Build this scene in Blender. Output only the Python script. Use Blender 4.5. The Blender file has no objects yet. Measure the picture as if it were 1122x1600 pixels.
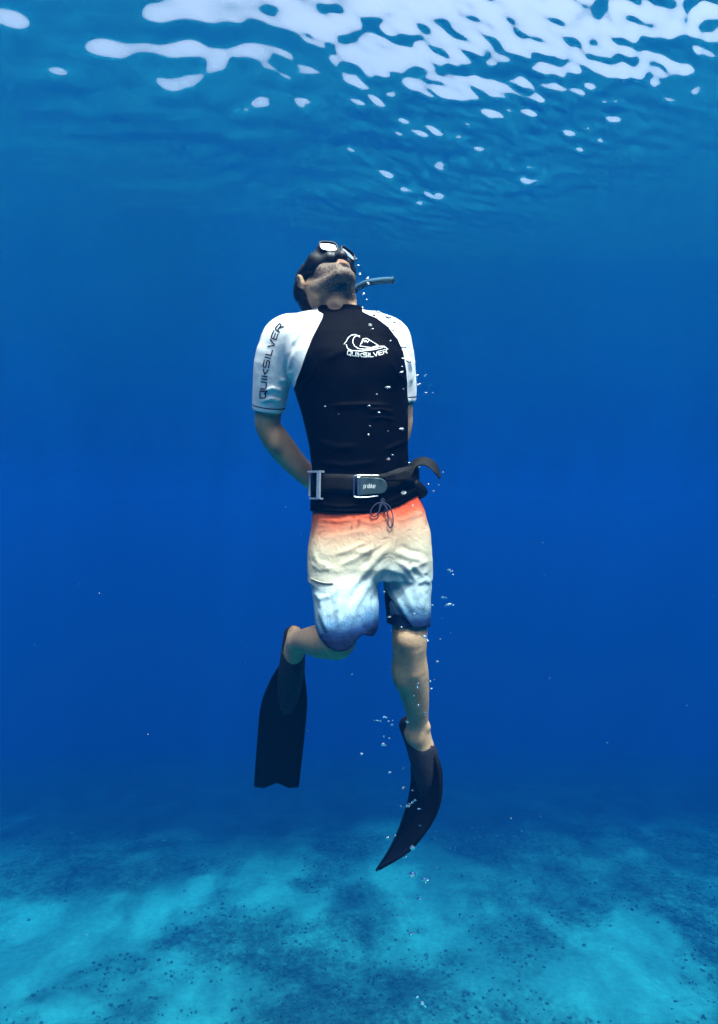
import bpy, bmesh, math, random
import numpy as np
from mathutils import Vector, Matrix
from mathutils.bvhtree import BVHTree

scn = bpy.context.scene
COL = scn.collection
R = math.radians

# ------------------------------------------------------------------ camera
FPX = 1000.0                                   # focal length in photo pixels (photo 1122 x 1600)
cam = bpy.data.cameras.new("camera")
cam.sensor_fit = 'VERTICAL'; cam.sensor_height = 36.0; cam.lens = 36.0 * FPX / 1600.0
cam.clip_start = 0.05; cam.clip_end = 1000.0
cam_o = bpy.data.objects.new("camera", cam); COL.objects.link(cam_o)
cam_o.rotation_euler = (R(90), 0, 0)
scn.camera = cam_o

# ------------------------------------------------------------------ sky, sun, exposure
SUN_DIR = Vector((0.38, -0.70, 2.1)).normalized()     # towards the sun: behind the camera, high, to the right
sun_el = math.asin(SUN_DIR.z)
sun_az = math.atan2(SUN_DIR.x, SUN_DIR.y)
w = bpy.data.worlds.new("World"); scn.world = w; w.use_nodes = True
nt = w.node_tree; nt.nodes.clear()
sky = nt.nodes.new('ShaderNodeTexSky'); sky.sky_type = 'NISHITA'; sky.sun_disc = False
sky.sun_elevation = sun_el; sky.sun_rotation = sun_az
sky.air_density = 0.3; sky.dust_density = 10.0; sky.ozone_density = 0.0
bg = nt.nodes.new('ShaderNodeBackground'); bg.inputs['Strength'].default_value = 0.15
wo = nt.nodes.new('ShaderNodeOutputWorld')
nt.links.new(sky.outputs[0], bg.inputs[0]); nt.links.new(bg.outputs[0], wo.inputs[0])

sun = bpy.data.lights.new("sun", 'SUN'); sun.energy = 2.0; sun.angle = R(0.5); sun.color = (1.0, 0.93, 0.85)
sun_o = bpy.data.objects.new("sun", sun); COL.objects.link(sun_o)
sun_o.rotation_euler = SUN_DIR.to_track_quat('Z', 'Y').to_euler()
sun_o.location = (3, -6, 14)

scn.view_settings.view_transform = 'Standard'; scn.view_settings.look = 'None'
scn.view_settings.gamma = 1.0; scn.view_settings.use_curve_mapping = False
scn.view_settings.exposure = 2.5
scn.cycles.use_denoising = True
scn.cycles.max_bounces = 5; scn.cycles.volume_bounces = 0
scn.cycles.transparent_max_bounces = 16; scn.cycles.transmission_bounces = 6
scn.cycles.caustics_reflective = False; scn.cycles.caustics_refractive = False

# ------------------------------------------------------------------ helpers
def P(px, py, Y):
    """Photo pixel + real distance -> point of the scene (camera at the origin, looking along +Y)."""
    return Vector(((px - 561.0) / FPX * Y, Y, (800.0 - py) / FPX * Y))

def props(o, label=None, cat=None, group=None, kind=None):
    if label: o["label"] = label
    if cat: o["category"] = cat
    if group: o["group"] = group
    if kind: o["kind"] = kind
    return o

def link(o, parent=None):
    COL.objects.link(o)
    if parent is not None:
        o.parent = parent
        o.matrix_parent_inverse = Matrix.Translation(-Vector(parent.location))
    return o

def empty(name, loc):
    o = bpy.data.objects.new(name, None); o.location = loc; o.empty_display_size = 0.05
    COL.objects.link(o); return o

def mesh_obj(name, verts, faces, mat=None, parent=None, smooth=True):
    me = bpy.data.meshes.new(name)
    if isinstance(verts, np.ndarray):
        nv = len(verts); fa = np.asarray(faces, dtype=np.int32); n = fa.shape[1]
        me.vertices.add(nv); me.vertices.foreach_set('co', verts.astype(np.float32).ravel())
        me.loops.add(fa.size); me.loops.foreach_set('vertex_index', fa.ravel())
        me.polygons.add(len(fa)); me.polygons.foreach_set('loop_start', np.arange(0, fa.size, n, dtype=np.int32))
        me.update(calc_edges=True); me.validate()
    else:
        me.from_pydata([tuple(v) for v in verts], [], faces); me.update()
    if smooth: me.polygons.foreach_set('use_smooth', np.ones(len(me.polygons), dtype=bool))
    if mat: me.materials.append(mat)
    return link(bpy.data.objects.new(name, me), parent)

def fattr(o, name, arr):
    a = o.data.attributes.new(name, 'FLOAT', 'POINT'); a.data.foreach_set('value', np.asarray(arr, dtype=np.float32))

def cattr(o, name, arr):
    a = o.data.attributes.new(name, 'FLOAT_COLOR', 'POINT')
    c = np.ones((len(arr), 4), dtype=np.float32); c[:, :3] = arr
    a.data.foreach_set('color', c.ravel())

def px_of(v):
    """front view of a set of points in photo pixels"""
    return 561 + v[:, 0] / v[:, 1] * FPX, 800 - v[:, 2] / v[:, 1] * FPX

def vnormals(o):
    n = np.empty(len(o.data.vertices) * 3, dtype=np.float32); o.data.vertices.foreach_get('normal', n); return n.reshape(-1, 3)
def vcoords(o):
    n = np.empty(len(o.data.vertices) * 3, dtype=np.float32); o.data.vertices.foreach_get('co', n); return n.reshape(-1, 3)
def set_coords(o, v):
    o.data.vertices.foreach_set('co', v.astype(np.float32).ravel()); o.data.update()

def bvh(o):
    m = o.data
    return BVHTree.FromPolygons([v.co for v in m.vertices], [p.vertices[:] for p in m.polygons])

_rng = np.random.default_rng(11)
_tab = _rng.random((64, 64, 64)).astype(np.float32)
def vnoise(p, s):
    """smooth value noise in 0..1 at points p (n,3), cell size s"""
    q = np.asarray(p, dtype=np.float64) / s + 200.37
    i = np.floor(q).astype(int); f = q - i; f = f * f * (3 - 2 * f)
    out = 0
    for a in (0, 1):
        for b in (0, 1):
            for c in (0, 1):
                wgt = (f[:, 0] if a else 1 - f[:, 0]) * (f[:, 1] if b else 1 - f[:, 1]) * (f[:, 2] if c else 1 - f[:, 2])
                out = out + wgt * _tab[(i[:, 0] + a) % 64, (i[:, 1] + b) % 64, (i[:, 2] + c) % 64]
    return out

# ---- materials
class NB:
    def __init__(s, name):
        s.m = bpy.data.materials.new(name); s.m.use_nodes = True; s.t = s.m.node_tree; s.t.nodes.clear()
        s.out = s.n('ShaderNodeOutputMaterial')
    def n(s, typ, **kw):
        x = s.t.nodes.new(typ)
        for k, v in kw.items(): setattr(x, k, v)
        return x
    def l(s, a, b): s.t.links.new(a, b)
    def val(s, sock, v):
        if hasattr(v, 'node'): s.l(v, sock)
        else: sock.default_value = v
    def bsdf(s, color=(.5, .5, .5, 1), rough=.6, spec=.5, metal=0, **kw):
        b = s.n('ShaderNodeBsdfPrincipled')
        s.val(b.inputs['Base Color'], color); s.val(b.inputs['Roughness'], rough)
        s.val(b.inputs['Specular IOR Level'], spec); s.val(b.inputs['Metallic'], metal)
        for k, v in kw.items(): s.val(b.inputs[k.replace('_', ' ')], v)
        s.l(b.outputs[0], s.out.inputs['Surface']); s.b = b; return b
    def noise(s, scale, detail=3, rough=.5, coord=None, dist=0):
        x = s.n('ShaderNodeTexNoise'); x.inputs['Scale'].default_value = scale; x.inputs['Detail'].default_value = detail
        x.inputs['Roughness'].default_value = rough; x.inputs['Distortion'].default_value = dist
        if coord is None: coord = s.n('ShaderNodeTexCoord').outputs['Object']
        s.l(coord, x.inputs['Vector']); return x.outputs['Fac']
    def ramp(s, fac, stops, interp='LINEAR'):
        r = s.n('ShaderNodeValToRGB'); r.color_ramp.interpolation = interp
        e = r.color_ramp.elements
        while len(e) < len(stops): e.new(0.5)
        for el, (p, c) in zip(e, stops): el.position = p; el.color = (*c, 1) if len(c) == 3 else c
        s.l(fac, r.inputs[0]); return r.outputs[0]
    def mix(s, fac, a, b, mode='MIX'):
        x = s.n('ShaderNodeMix', data_type='RGBA', blend_type=mode)
        s.val(x.inputs[0], fac); s.val(x.inputs[6], a); s.val(x.inputs[7], b); return x.outputs[2]
    def attr(s, name):
        return s.n('ShaderNodeAttribute', attribute_name=name)
    def math(s, op, a, b=0.0, c=None, clamp=False):
        x = s.n('ShaderNodeMath', operation=op, use_clamp=clamp); s.val(x.inputs[0], a); s.val(x.inputs[1], b)
        if c is not None: s.val(x.inputs[2], c)
        return x.outputs[0]
    def step(s, v, lo, hi):
        x = s.n('ShaderNodeMapRange'); s.val(x.inputs[0], v); x.inputs[1].default_value = lo; x.inputs[2].default_value = hi
        return x.outputs[0]
    def bump(s, h, strength=.3, dist=.01):
        x = s.n('ShaderNodeBump'); x.inputs['Strength'].default_value = strength; x.inputs['Distance'].default_value = dist
        s.l(h, x.inputs['Height']); s.l(x.outputs[0], s.b.inputs['Normal']); return x

def plain(name, col, rough=.6, spec=.1, metal=0, var=.15, nscale=30, bump=0, bscale=80):
    m = NB(name)
    n = m.noise(nscale, 4)
    c = m.ramp(n, [(.25, tuple(x * (1 - var) for x in col)), (.75, tuple(min(1, x * (1 + var)) for x in col))])
    m.bsdf(c, rough, spec, metal)
    if bump: m.bump(m.noise(bscale, 4), bump, .004)
    return m.m

# ------------------------------------------------------------------ SDF modelling kit
class Grid:
    def __init__(s, lo, hi, h):
        s.lo = np.array(lo, float); s.h = h
        s.n = np.ceil((np.array(hi, float) - s.lo) / h).astype(int) + 1
        s.d = np.full(tuple(s.n), 1.0, dtype=np.float32)
    def sl(s, lo, hi):
        a = np.clip(np.floor((np.array(lo) - s.lo) / s.h).astype(int), 0, s.n - 1)
        b = np.clip(np.ceil((np.array(hi) - s.lo) / s.h).astype(int) + 1, a + 1, s.n)
        sl = tuple(slice(i, j) for i, j in zip(a, b))
        ax = [s.lo[k] + s.h * np.arange(a[k], b[k]) for k in range(3)]
        X, Y, Z = np.meshgrid(*ax, indexing='ij')
        return sl, X, Y, Z
    def add(s, f, lo, hi, k=0.0, op='u', pad=.03):
        sl, X, Y, Z = s.sl(np.array(lo) - pad - k, np.array(hi) + pad + k)
        b = f(X, Y, Z).astype(np.float32); a = s.d[sl]
        if op == 'u':
            if k > 0:
                h = np.clip(.5 + .5 * (b - a) / k, 0, 1); s.d[sl] = b * (1 - h) + a * h - k * h * (1 - h)
            else: s.d[sl] = np.minimum(a, b)
        elif op == 's':
            b = -b
            if k > 0:
                h = np.clip(.5 - .5 * (b - a) / k, 0, 1); s.d[sl] = b * (1 - h) + a * h + k * h * (1 - h)
            else: s.d[sl] = np.maximum(a, b)
        elif op == 'i': s.d[sl] = np.maximum(a, b)
    def cone(s, a, b, ra, rb, k=.02, op='u', cut=None):
        a = np.array(a); b = np.array(b); r = max(ra, rb)
        ba = b - a; L = float(ba @ ba) + 1e-12
        def f(X, Y, Z):
            t = np.clip(((X - a[0]) * ba[0] + (Y - a[1]) * ba[1] + (Z - a[2]) * ba[2]) / L, 0, 1)
            d = np.sqrt((X - a[0] - t * ba[0]) ** 2 + (Y - a[1] - t * ba[1]) ** 2 + (Z - a[2] - t * ba[2]) ** 2) - (ra + (rb - ra) * t)
            if cut is not None:
                q, nn = cut
                d = np.maximum(d, (X - q[0]) * nn[0] + (Y - q[1]) * nn[1] + (Z - q[2]) * nn[2])
            return d
        s.add(f, np.minimum(a, b) - r, np.maximum(a, b) + r, k, op)
    def chain(s, pts, k=.02, op='u', off=0.0, cut=None, sub=3):
        pts = [(np.array(p), r + off) for p, r in resample(pts, sub)]
        rm = max(r for _, r in pts); A = np.array([p for p, _ in pts])
        sl, X, Y, Z = s.sl(A.min(0) - rm - k - .03, A.max(0) + rm + k + .03)
        tmp = np.full(X.shape, 1.0, dtype=np.float32); x0 = np.array([X[0, 0, 0], Y[0, 0, 0], Z[0, 0, 0]])
        for (a, ra), (b, rb) in zip(pts[:-1], pts[1:]):
            r = max(ra, rb) + k + .02
            i0 = np.clip(np.floor((np.minimum(a, b) - r - x0) / s.h).astype(int), 0, None); i1 = np.ceil((np.maximum(a, b) + r - x0) / s.h).astype(int) + 1
            w_ = tuple(slice(i, max(j, i + 1)) for i, j in zip(i0, i1)); x, y, z = X[w_] - a[0], Y[w_] - a[1], Z[w_] - a[2]
            ba = b - a; L = float(ba @ ba) + 1e-12
            t = np.clip((x * ba[0] + y * ba[1] + z * ba[2]) / L, 0, 1)
            d = np.sqrt((x - t * ba[0]) ** 2 + (y - t * ba[1]) ** 2 + (z - t * ba[2]) ** 2) - (ra + (rb - ra) * t)
            tmp[w_] = np.minimum(tmp[w_], d)
        if cut is not None:
            q, nn = cut
            tmp = np.maximum(tmp, (X - q[0]) * nn[0] + (Y - q[1]) * nn[1] + (Z - q[2]) * nn[2])
        s.add(lambda *_: tmp, A.min(0) - rm, A.max(0) + rm, k, op)
    def ell(s, c, ax, rad, k=.02, op='u', off=0.0):
        """ellipsoid, ax = three orthonormal axes"""
        c = np.array(c); A = np.array([tuple(a) for a in ax]); rad = np.array(rad) + off
        def f(X, Y, Z):
            x, y, z = X - c[0], Y - c[1], Z - c[2]
            q = [(A[i, 0] * x + A[i, 1] * y + A[i, 2] * z) for i in range(3)]
            k0 = np.sqrt(sum((q[i] / rad[i]) ** 2 for i in range(3))); k1 = np.sqrt(sum((q[i] / rad[i] ** 2) ** 2 for i in range(3))) + 1e-9
            return k0 * (k0 - 1) / k1
        s.add(f, c - rad.max(), c + rad.max(), k, op)
    def rings(s, tab, yaw=0, k=.02, off=0.0, n=2.3, zpad=0.0, op='u'):
        """vertical body section: rows (z, cx, cy, rx, ry)"""
        t = np.array(sorted(tab)); zz = t[:, 0]
        ca, sa = math.cos(yaw), math.sin(yaw)
        def f(X, Y, Z):
            Zc = np.clip(Z, zz[0], zz[-1])
            cx, cy, rx, ry = (np.interp(Zc, zz, t[:, i]) for i in (1, 2, 3, 4))
            rx = rx + off; ry = ry + off
            x = (X - cx) * ca + (Y - cy) * sa; y = -(X - cx) * sa + (Y - cy) * ca
            q = (np.abs(x / rx) ** n + np.abs(y / ry) ** n) ** (1 / n)
            d = (q - 1) * np.minimum(rx, ry)
            return np.maximum(d, np.maximum(zz[0] - zpad - Z, Z - zz[-1] - zpad))
        rr = max(t[:, 3].max(), t[:, 4].max()) + off
        s.add(f, (t[:, 1].min() - rr, t[:, 2].min() - rr, zz[0]), (t[:, 1].max() + rr, t[:, 2].max() + rr, zz[-1]), k, op)
    def mesh(s):
        d = s.d; ins = d < 0
        nx, ny, nz = d.shape
        cnt = np.zeros((nx - 1, ny - 1, nz - 1), dtype=np.int8)
        for i in (0, 1):
            for j in (0, 1):
                for k in (0, 1):
                    cnt += ins[i:nx - 1 + i, j:ny - 1 + j, k:nz - 1 + k]
        act = np.argwhere((cnt > 0) & (cnt < 8))
        idx = np.full(cnt.shape, -1, dtype=np.int32); idx[act[:, 0], act[:, 1], act[:, 2]] = np.arange(len(act))
        co = [(i, j, k) for i in (0, 1) for j in (0, 1) for k in (0, 1)]
        vals = {c: d[act[:, 0] + c[0], act[:, 1] + c[1], act[:, 2] + c[2]] for c in co}
        acc = np.zeros((len(act), 3)); num = np.zeros(len(act))
        for a in co:
            for ax in range(3):
                if a[ax] == 0:
                    b = list(a); b[ax] = 1; b = tuple(b)
                    va, vb = vals[a], vals[b]; m = (va < 0) != (vb < 0)
                    t = np.where(m, va / np.where(m, va - vb, 1), 0)
                    p = np.tile(np.array(a, float), (len(act), 1)); p[:, ax] = t
                    acc[m] += p[m]; num += m
        v = s.lo + s.h * (act + acc / num[:, None])
        F = []
        for ax in range(3):
            o1, o2 = [(1, 2), (2, 0), (0, 1)][ax]
            a = [slice(None)] * 3; b = [slice(None)] * 3
            a[ax] = slice(0, -1); b[ax] = slice(1, None)
            A, B = ins[tuple(a)], ins[tuple(b)]
            e = np.argwhere(A != B)
            lim = np.array(d.shape)
            ok = (e[:, o1] > 0) & (e[:, o2] > 0) & (e[:, o1] < lim[o1] - 1) & (e[:, o2] < lim[o2] - 1)
            e = e[ok]; fl = A[e[:, 0], e[:, 1], e[:, 2]]
            def cell(u, w_):
                q = e.copy(); q[:, o1] += u; q[:, o2] += w_; return idx[q[:, 0], q[:, 1], q[:, 2]]
            q = np.stack([cell(-1, -1), cell(0, -1), cell(0, 0), cell(-1, 0)], 1)
            q[~fl] = q[~fl][:, ::-1]
            F.append(q)
        return v, np.concatenate(F)

def resample(pts, sub):
    """Catmull-Rom through [(point, radius)]"""
    a = np.array([[*p, r] for p, r in pts]); out = []
    n = len(a)
    for i in range(n - 1):
        p0, p1, p2, p3 = a[max(i - 1, 0)], a[i], a[i + 1], a[min(i + 2, n - 1)]
        for j in range(sub):
            t = j / sub
            out.append(.5 * (2 * p1 + (p2 - p0) * t + (2 * p0 - 5 * p1 + 4 * p2 - p3) * t * t + (3 * p1 - p0 - 3 * p2 + p3) * t ** 3))
    out.append(a[-1])
    return [(o[:3], o[3]) for o in out]

def lapl(v, f, it=2, lam=.5):
    e = np.concatenate([f[:, [0, 1]], f[:, [1, 2]], f[:, [2, 3]], f[:, [3, 0]]]); e = np.concatenate([e, e[:, ::-1]])
    deg = np.bincount(e[:, 0], minlength=len(v))[:, None]
    for _ in range(it):
        s_ = np.stack([np.bincount(e[:, 0], weights=v[e[:, 1], i], minlength=len(v)) for i in range(3)], 1)
        v = v + lam * (s_ / np.maximum(deg, 1) - v)
    return v

def tube(name, pts, r, mat, parent=None, seg=10, closed_end=True, flat=1.0):
    """round tube through points, radius r (number or list)"""
    rr = r if isinstance(r, (list, tuple)) else [r] * len(pts)
    pr = resample(list(zip([tuple(p) for p in pts], rr)), 6)
    V, F_ = [], []
    up = Vector((0, 0, 1)); prev = None
    n = len(pr)
    for i, (p, rad) in enumerate(pr):
        a = Vector(pr[max(i - 1, 0)][0]); b = Vector(pr[min(i + 1, n - 1)][0]); t = (b - a).normalized()
        if prev is None:
            s1 = t.cross(up)
            if s1.length < .1: s1 = t.cross(Vector((1, 0, 0)))
        else: s1 = prev - t * prev.dot(t)
        s1.normalize(); prev = s1; s2 = t.cross(s1)
        for k in range(seg):
            an = 2 * math.pi * k / seg
            V.append(Vector(p) + s1 * math.cos(an) * rad + s2 * math.sin(an) * rad * flat)
    for i in range(n - 1):
        for k in range(seg):
            F_.append((i * seg + k, i * seg + (k + 1) % seg, (i + 1) * seg + (k + 1) % seg, (i + 1) * seg + k))
    if closed_end:
        F_.append(tuple(range(seg))[::-1]); F_.append(tuple((n - 1) * seg + k for k in range(seg)))
    return mesh_obj(name, V, F_, mat, parent)

def slab(name, L, Rr, thick, mat, parent=None, across=8, sub=4, rail=0.0, dome=0.0):
    """curved plate between two edge curves, with thickness"""
    Lp = [Vector(p) for p, _ in resample([(tuple(p), 0) for p in L], sub)]
    Rp = [Vector(p) for p, _ in resample([(tuple(p), 0) for p in Rr], sub)]
    n = len(Lp); m = across + 1; V = []; F_ = []
    for side in (1, -1):
        for i in range(n):
            t = (Lp[min(i + 1, n - 1)] + Rp[min(i + 1, n - 1)] - Lp[max(i - 1, 0)] - Rp[max(i - 1, 0)]).normalized()
            wv = (Rp[i] - Lp[i])
            nn = t.cross(wv).normalized()
            for j in range(m):
                u = j / across
                th = thick * .5 + rail * (math.exp(-((u - .03) / .04) ** 2) + math.exp(-((u - .97) / .04) ** 2))
                V.append(Lp[i] + wv * u + nn * (th * side + dome * (1 - (2 * u - 1) ** 2)))
    off = n * m
    for i in range(n - 1):
        for j in range(m - 1):
            a = i * m + j
            F_.append((a, a + m, a + m + 1, a + 1)); F_.append((off + a, off + a + 1, off + a + m + 1, off + a + m))
        a = i * m; F_.append((a, off + a, off + a + m, a + m))
        a = i * m + m - 1; F_.append((a, a + m, off + a + m, off + a))
    for j in range(m - 1):
        F_.append((j, j + 1, off + j + 1, off + j)); a = (n - 1) * m + j; F_.append((a, off + a, off + a + 1, a + 1))
    return mesh_obj(name, V, F_, mat, parent)

# ================================================================== SETTING
H_SURF = 3.0
def growing(a, b, step, far, ratio):
    core = list(np.arange(a, b + 1e-6, step)); s_ = step; x = core[-1]
    hi = []
    while x < far: s_ *= ratio; x += s_; hi.append(min(x, far))
    return core, hi

def axis(a, b, step, lo, hi, ratio):
    core, up = growing(a, b, step, hi, ratio); _, dn = growing(-b, -a, step, -lo, ratio)
    return np.array([-x for x in dn[::-1]] + core + up)

def grid_faces(nx, ny):
    i, j = np.meshgrid(np.arange(nx - 1), np.arange(ny - 1), indexing='ij'); a = (i * ny + j).ravel()
    return np.stack([a, a + ny, a + ny + 1, a + 1], 1)

# ---- water surface, real waves
def waves(x, y, seed=7):
    rng = np.random.default_rng(seed)
    h = np.zeros_like(x)
    def band(n, l0, l1, ang0, spread, slope, mask=1.0):
        acc = np.zeros_like(x)
        for i in range(n):
            lam = np.exp(rng.uniform(np.log(l0), np.log(l1))); a = ang0 + rng.normal(0, spread); ph = rng.uniform(0, 6.283)
            k = 6.283 / lam
            acc += np.sin(k * (np.sin(a) * x + np.cos(a) * y) + ph) / k * slope * np.sqrt(2 / n)
        return acc * mask
    xr = 1 / (1 + np.exp(-np.clip((x - 0.25 + 0.1 * (y - 3.8)) / 0.4, -40, 40)))
    near = np.exp(-np.clip(np.hypot(x, y - 4) - 2.1, 0, 60) / .8)           # ripples die away into a calm, mirror-like far surface
    mid = np.exp(-np.clip(np.hypot(x, y - 4) - 2.0, 0, 300) / 1.3)
    h = h + 0.23 * np.exp(-np.abs(y - 3.0) / 1.6) * (1 / (1 + np.exp(-np.clip((x + 1.6) / .6, -40, 40))) * .45 + .60) * np.exp(-(np.clip(np.abs(x) - 4, 0, 50) / 4) ** 2)
    h = h + band(12, 0.9, 2.2, -0.1, 0.6, 0.035, mid)
    h = h + band(26, 0.2, 0.6, -0.1, 0.8, 0.070, near)
    h = h + band(10, 0.3, 0.6, -0.5, 0.4, 0.03, xr * near)
    h = h + band(30, 0.075, 0.20, -0.75, 0.5, 0.135, xr * near)
    h = h - 0.055 * xr * np.clip(y - 3, 0, 4) * np.exp(-np.clip(np.hypot(x, y) - 8, 0, 60) / 6)
    return h

xs = axis(-3.4, 3.4, .016, -190, 190, 1.06); ys = axis(2.4, 7.2, .014, -190, 190, 1.06)
Xg, Yg = np.meshgrid(xs, ys, indexing='ij')
Zg = H_SURF + waves(Xg, Yg)
mw = NB("sea_surface_from_below")
fr = mw.n('ShaderNodeFresnel'); fr.inputs['IOR'].default_value = 1.33
tr = mw.n('ShaderNodeBsdfTransparent')
co = mw.n('ShaderNodeTexCoord').outputs['Object']
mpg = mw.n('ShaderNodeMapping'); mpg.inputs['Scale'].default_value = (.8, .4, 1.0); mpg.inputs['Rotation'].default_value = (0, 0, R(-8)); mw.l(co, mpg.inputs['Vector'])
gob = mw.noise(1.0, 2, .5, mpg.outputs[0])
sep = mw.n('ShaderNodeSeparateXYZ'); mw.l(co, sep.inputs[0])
farw = mw.step(sep.outputs['Y'], 5.2, 7.5)                     # farther out, noise painted into the transparency imitates light shafts
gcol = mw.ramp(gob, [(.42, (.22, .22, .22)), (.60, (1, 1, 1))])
nearw = mw.step(sep.outputs['Y'], 3.3, 2.7)                    # overhead, caustic dapples for the diver are painted into the transparency
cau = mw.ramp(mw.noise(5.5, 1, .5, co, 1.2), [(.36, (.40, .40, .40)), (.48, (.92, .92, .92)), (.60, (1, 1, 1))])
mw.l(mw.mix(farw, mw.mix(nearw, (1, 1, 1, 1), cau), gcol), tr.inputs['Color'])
gl = mw.n('ShaderNodeBsdfGlossy'); gl.inputs['Roughness'].default_value = 0.45; gl.inputs['Color'].default_value = (.97, .97, .97, 1)
mx = mw.n('ShaderNodeMixShader'); mw.l(fr.outputs[0], mx.inputs[0]); mw.l(tr.outputs[0], mx.inputs[1]); mw.l(gl.outputs[0], mx.inputs[2])
mw.l(mx.outputs[0], mw.out.inputs['Surface'])
surf = mesh_obj("water_surface", np.stack([Xg, Yg, Zg], -1).reshape(-1, 3), grid_faces(len(xs), len(ys)), mw.m)
props(surf, "rippled underside of the sea surface with bright white patches of sky", "water surface", kind="structure")

# ---- seabed
D_BED = 10.0; KB = D_BED / 14.5
def bed_z(x, y):
    p = np.stack([x, y, np.zeros_like(x)], -1).reshape(-1, 3)
    z = -D_BED - 0.34 * 5.0 * np.log1p(np.exp(np.clip((y.ravel() - 23.0) / 5.0, -40, 40)))
    z = np.maximum(z, -70 + 0 * z)
    z = z - 0.05 * np.clip(np.abs(x.ravel()) - 25, 0, 200)
    z = z + .55 * (vnoise(p, 6.0) - .5) + .28 * (vnoise(p + 31, 2.2) - .5) + .12 * (vnoise(p + 77, .7) - .5) + .05 * (vnoise(p + 5, .3) - .5)
    return z.reshape(x.shape)
def bed_dark(x, y):
    """0 sand .. 1 rubble, in broad patches"""
    p = np.stack([x / KB, y / KB, np.zeros_like(x)], -1).reshape(-1, 3)
    q = .50 * vnoise(p + 13, 3.4) + .3 * vnoise(p + 50, 1.5) + .2 * vnoise(p + 90, .6)
    X, Y = x.ravel() / KB, y.ravel() / KB; q = q + .015
    X = X + 5.0 * (vnoise(p + 7, 2.4) - .5) + 1.6 * (vnoise(p + 19, .8) - .5); Y = Y + 3.2 * (vnoise(p + 61, 2.0) - .5) + 1.2 * (vnoise(p + 29, .7) - .5)
    for px, py, rx, ry, a in BLOBS:                      # broad sand tongues (negative) and rubble fields (positive)
        cy = 14.5 * 1000 / (py - 800); cx = (px - 561) / 1000 * cy
        q = q + a * np.exp(-((X - cx) / rx) ** 2 - ((Y - cy) / ry) ** 2)
    q = q + .30 / (1 + np.exp(-np.clip((Y - 29.5) / 2.2, -40, 40)))
    return np.clip((q - .38) / .30, 0, 1).reshape(x.shape)
BLOBS = [(170, 1390, 4.4, 2.0, -.38), (400, 1350, 3.8, 1.5, -.34), (20, 1480, 2.0, 2.2, -.34), (560, 1350, 2.6, 1.2, -.26), (960, 1530, 2.6, 1.3, -.26), (640, 1480, 1.6, .7, -.12), (300, 1520, 2.0, .8, -.12), (120, 1590, 1.6, .6, -.15),
         (900, 1420, 3.2, .7, -.10), (480, 1440, 1.8, .9, -.10), (930, 1370, 5.0, 1.6, .20), (560, 1420, 3.0, 1.0, .14), (250, 1460, 2.0, .9, .14), (700, 1560, 2.6, 1.2, .16), (1080, 1590, .9, .6, .22), (60, 1350, 2.0, .8, .16), (480, 1520, 1.6, .7, .10)]
bx_ = axis(-13, 13, .11, -185, 185, 1.08); by_ = axis(10, 30, .11, -185, 185, 1.07)
Xb, Yb = np.meshgrid(bx_, by_, indexing='ij'); Zb = bed_z(Xb, Yb)
ms = NB("seabed_sand_and_rubble")
dk = ms.attr("rubble").outputs['Fac']
n1 = ms.noise(6.5, 8, .65); n2 = ms.noise(1.6, 5, .6)
dm = ms.math('MULTIPLY', dk, ms.step(n2, .3, .55))
dm = ms.math('ADD', ms.math('MULTIPLY', dk, .55), ms.math('MULTIPLY', dm, .4))
sandc = ms.ramp(n1, [(.3, (.060, .26, .21)), (.7, (.088, .38, .305))])
rubc = ms.ramp(n1, [(.35, (.009, .030, .025)), (.5, (.02, .072, .058)), (.68, (.045, .16, .125))])
weed = ms.attr("weed").outputs['Fac']
far_dimc = ms.ramp(n1, [(.3, (.004, .010, .011)), (.7, (.010, .028, .028))])
ms.bsdf(ms.mix(ms.math('MULTIPLY', weed, .93), ms.mix(dm, sandc, rubc), far_dimc), .95, .05)
ms.bump(ms.noise(13, 8, .7), .8, .055)
bed = mesh_obj("seabed", np.stack([Xb, Yb, Zb], -1).reshape(-1, 3), grid_faces(len(bx_), len(by_)), ms.m)
fattr(bed, "rubble", bed_dark(Xb, Yb).ravel())
pw_ = np.stack([Xb, Yb, 0 * Xb], -1).reshape(-1, 3)
yw_ = Yb.ravel() + 5.0 * (vnoise(pw_ + 23, 3.5) - .5) + 2.0 * (vnoise(pw_ + 41, 1.2) - .5)
fattr(bed, "weed", np.clip((yw_ - 17.0) / 6.0, 0, 1))     # far bed painted darker so that it fades into the water
props(bed, "pale sandy seabed with dark patches of rubble, painted darker far off, fading into blue", "seabed", kind="structure")

# ---- loose coral rubble lying on the seabed (uncountable)
rng = np.random.default_rng(4)
ph_ = (1 + 5 ** .5) / 2
ico = np.array([(-1, ph_, 0), (1, ph_, 0), (-1, -ph_, 0), (1, -ph_, 0), (0, -1, ph_), (0, 1, ph_), (0, -1, -ph_), (0, 1, -ph_), (ph_, 0, -1), (ph_, 0, 1), (-ph_, 0, -1), (-ph_, 0, 1)]) / math.hypot(1, ph_)
icf = np.array([(0, 11, 5), (0, 5, 1), (0, 1, 7), (0, 7, 10), (0, 10, 11), (1, 5, 9), (5, 11, 4), (11, 10, 2), (10, 7, 6), (7, 1, 8), (3, 9, 4), (3, 4, 2), (3, 2, 6), (3, 6, 8), (3, 8, 9), (4, 9, 5), (2, 4, 11), (6, 2, 10), (8, 6, 7), (9, 8, 1)])
NR = 90000
ry_ = 11.2 + 14 * rng.random(NR) ** 1.3; rx_ = (rng.random(NR) * 2 - 1) * (ry_ * .62 + 1)
dens = bed_dark(rx_, ry_)
keep = (ry_ < 20 + 2 * rng.random(NR)) & (rng.random(NR) < np.clip(dens * .36 + .004, 0, 1))
rx_, ry_ = rx_[keep], ry_[keep]; NR = len(rx_)
sz = .006 + .034 * rng.random(NR) ** 4
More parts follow.
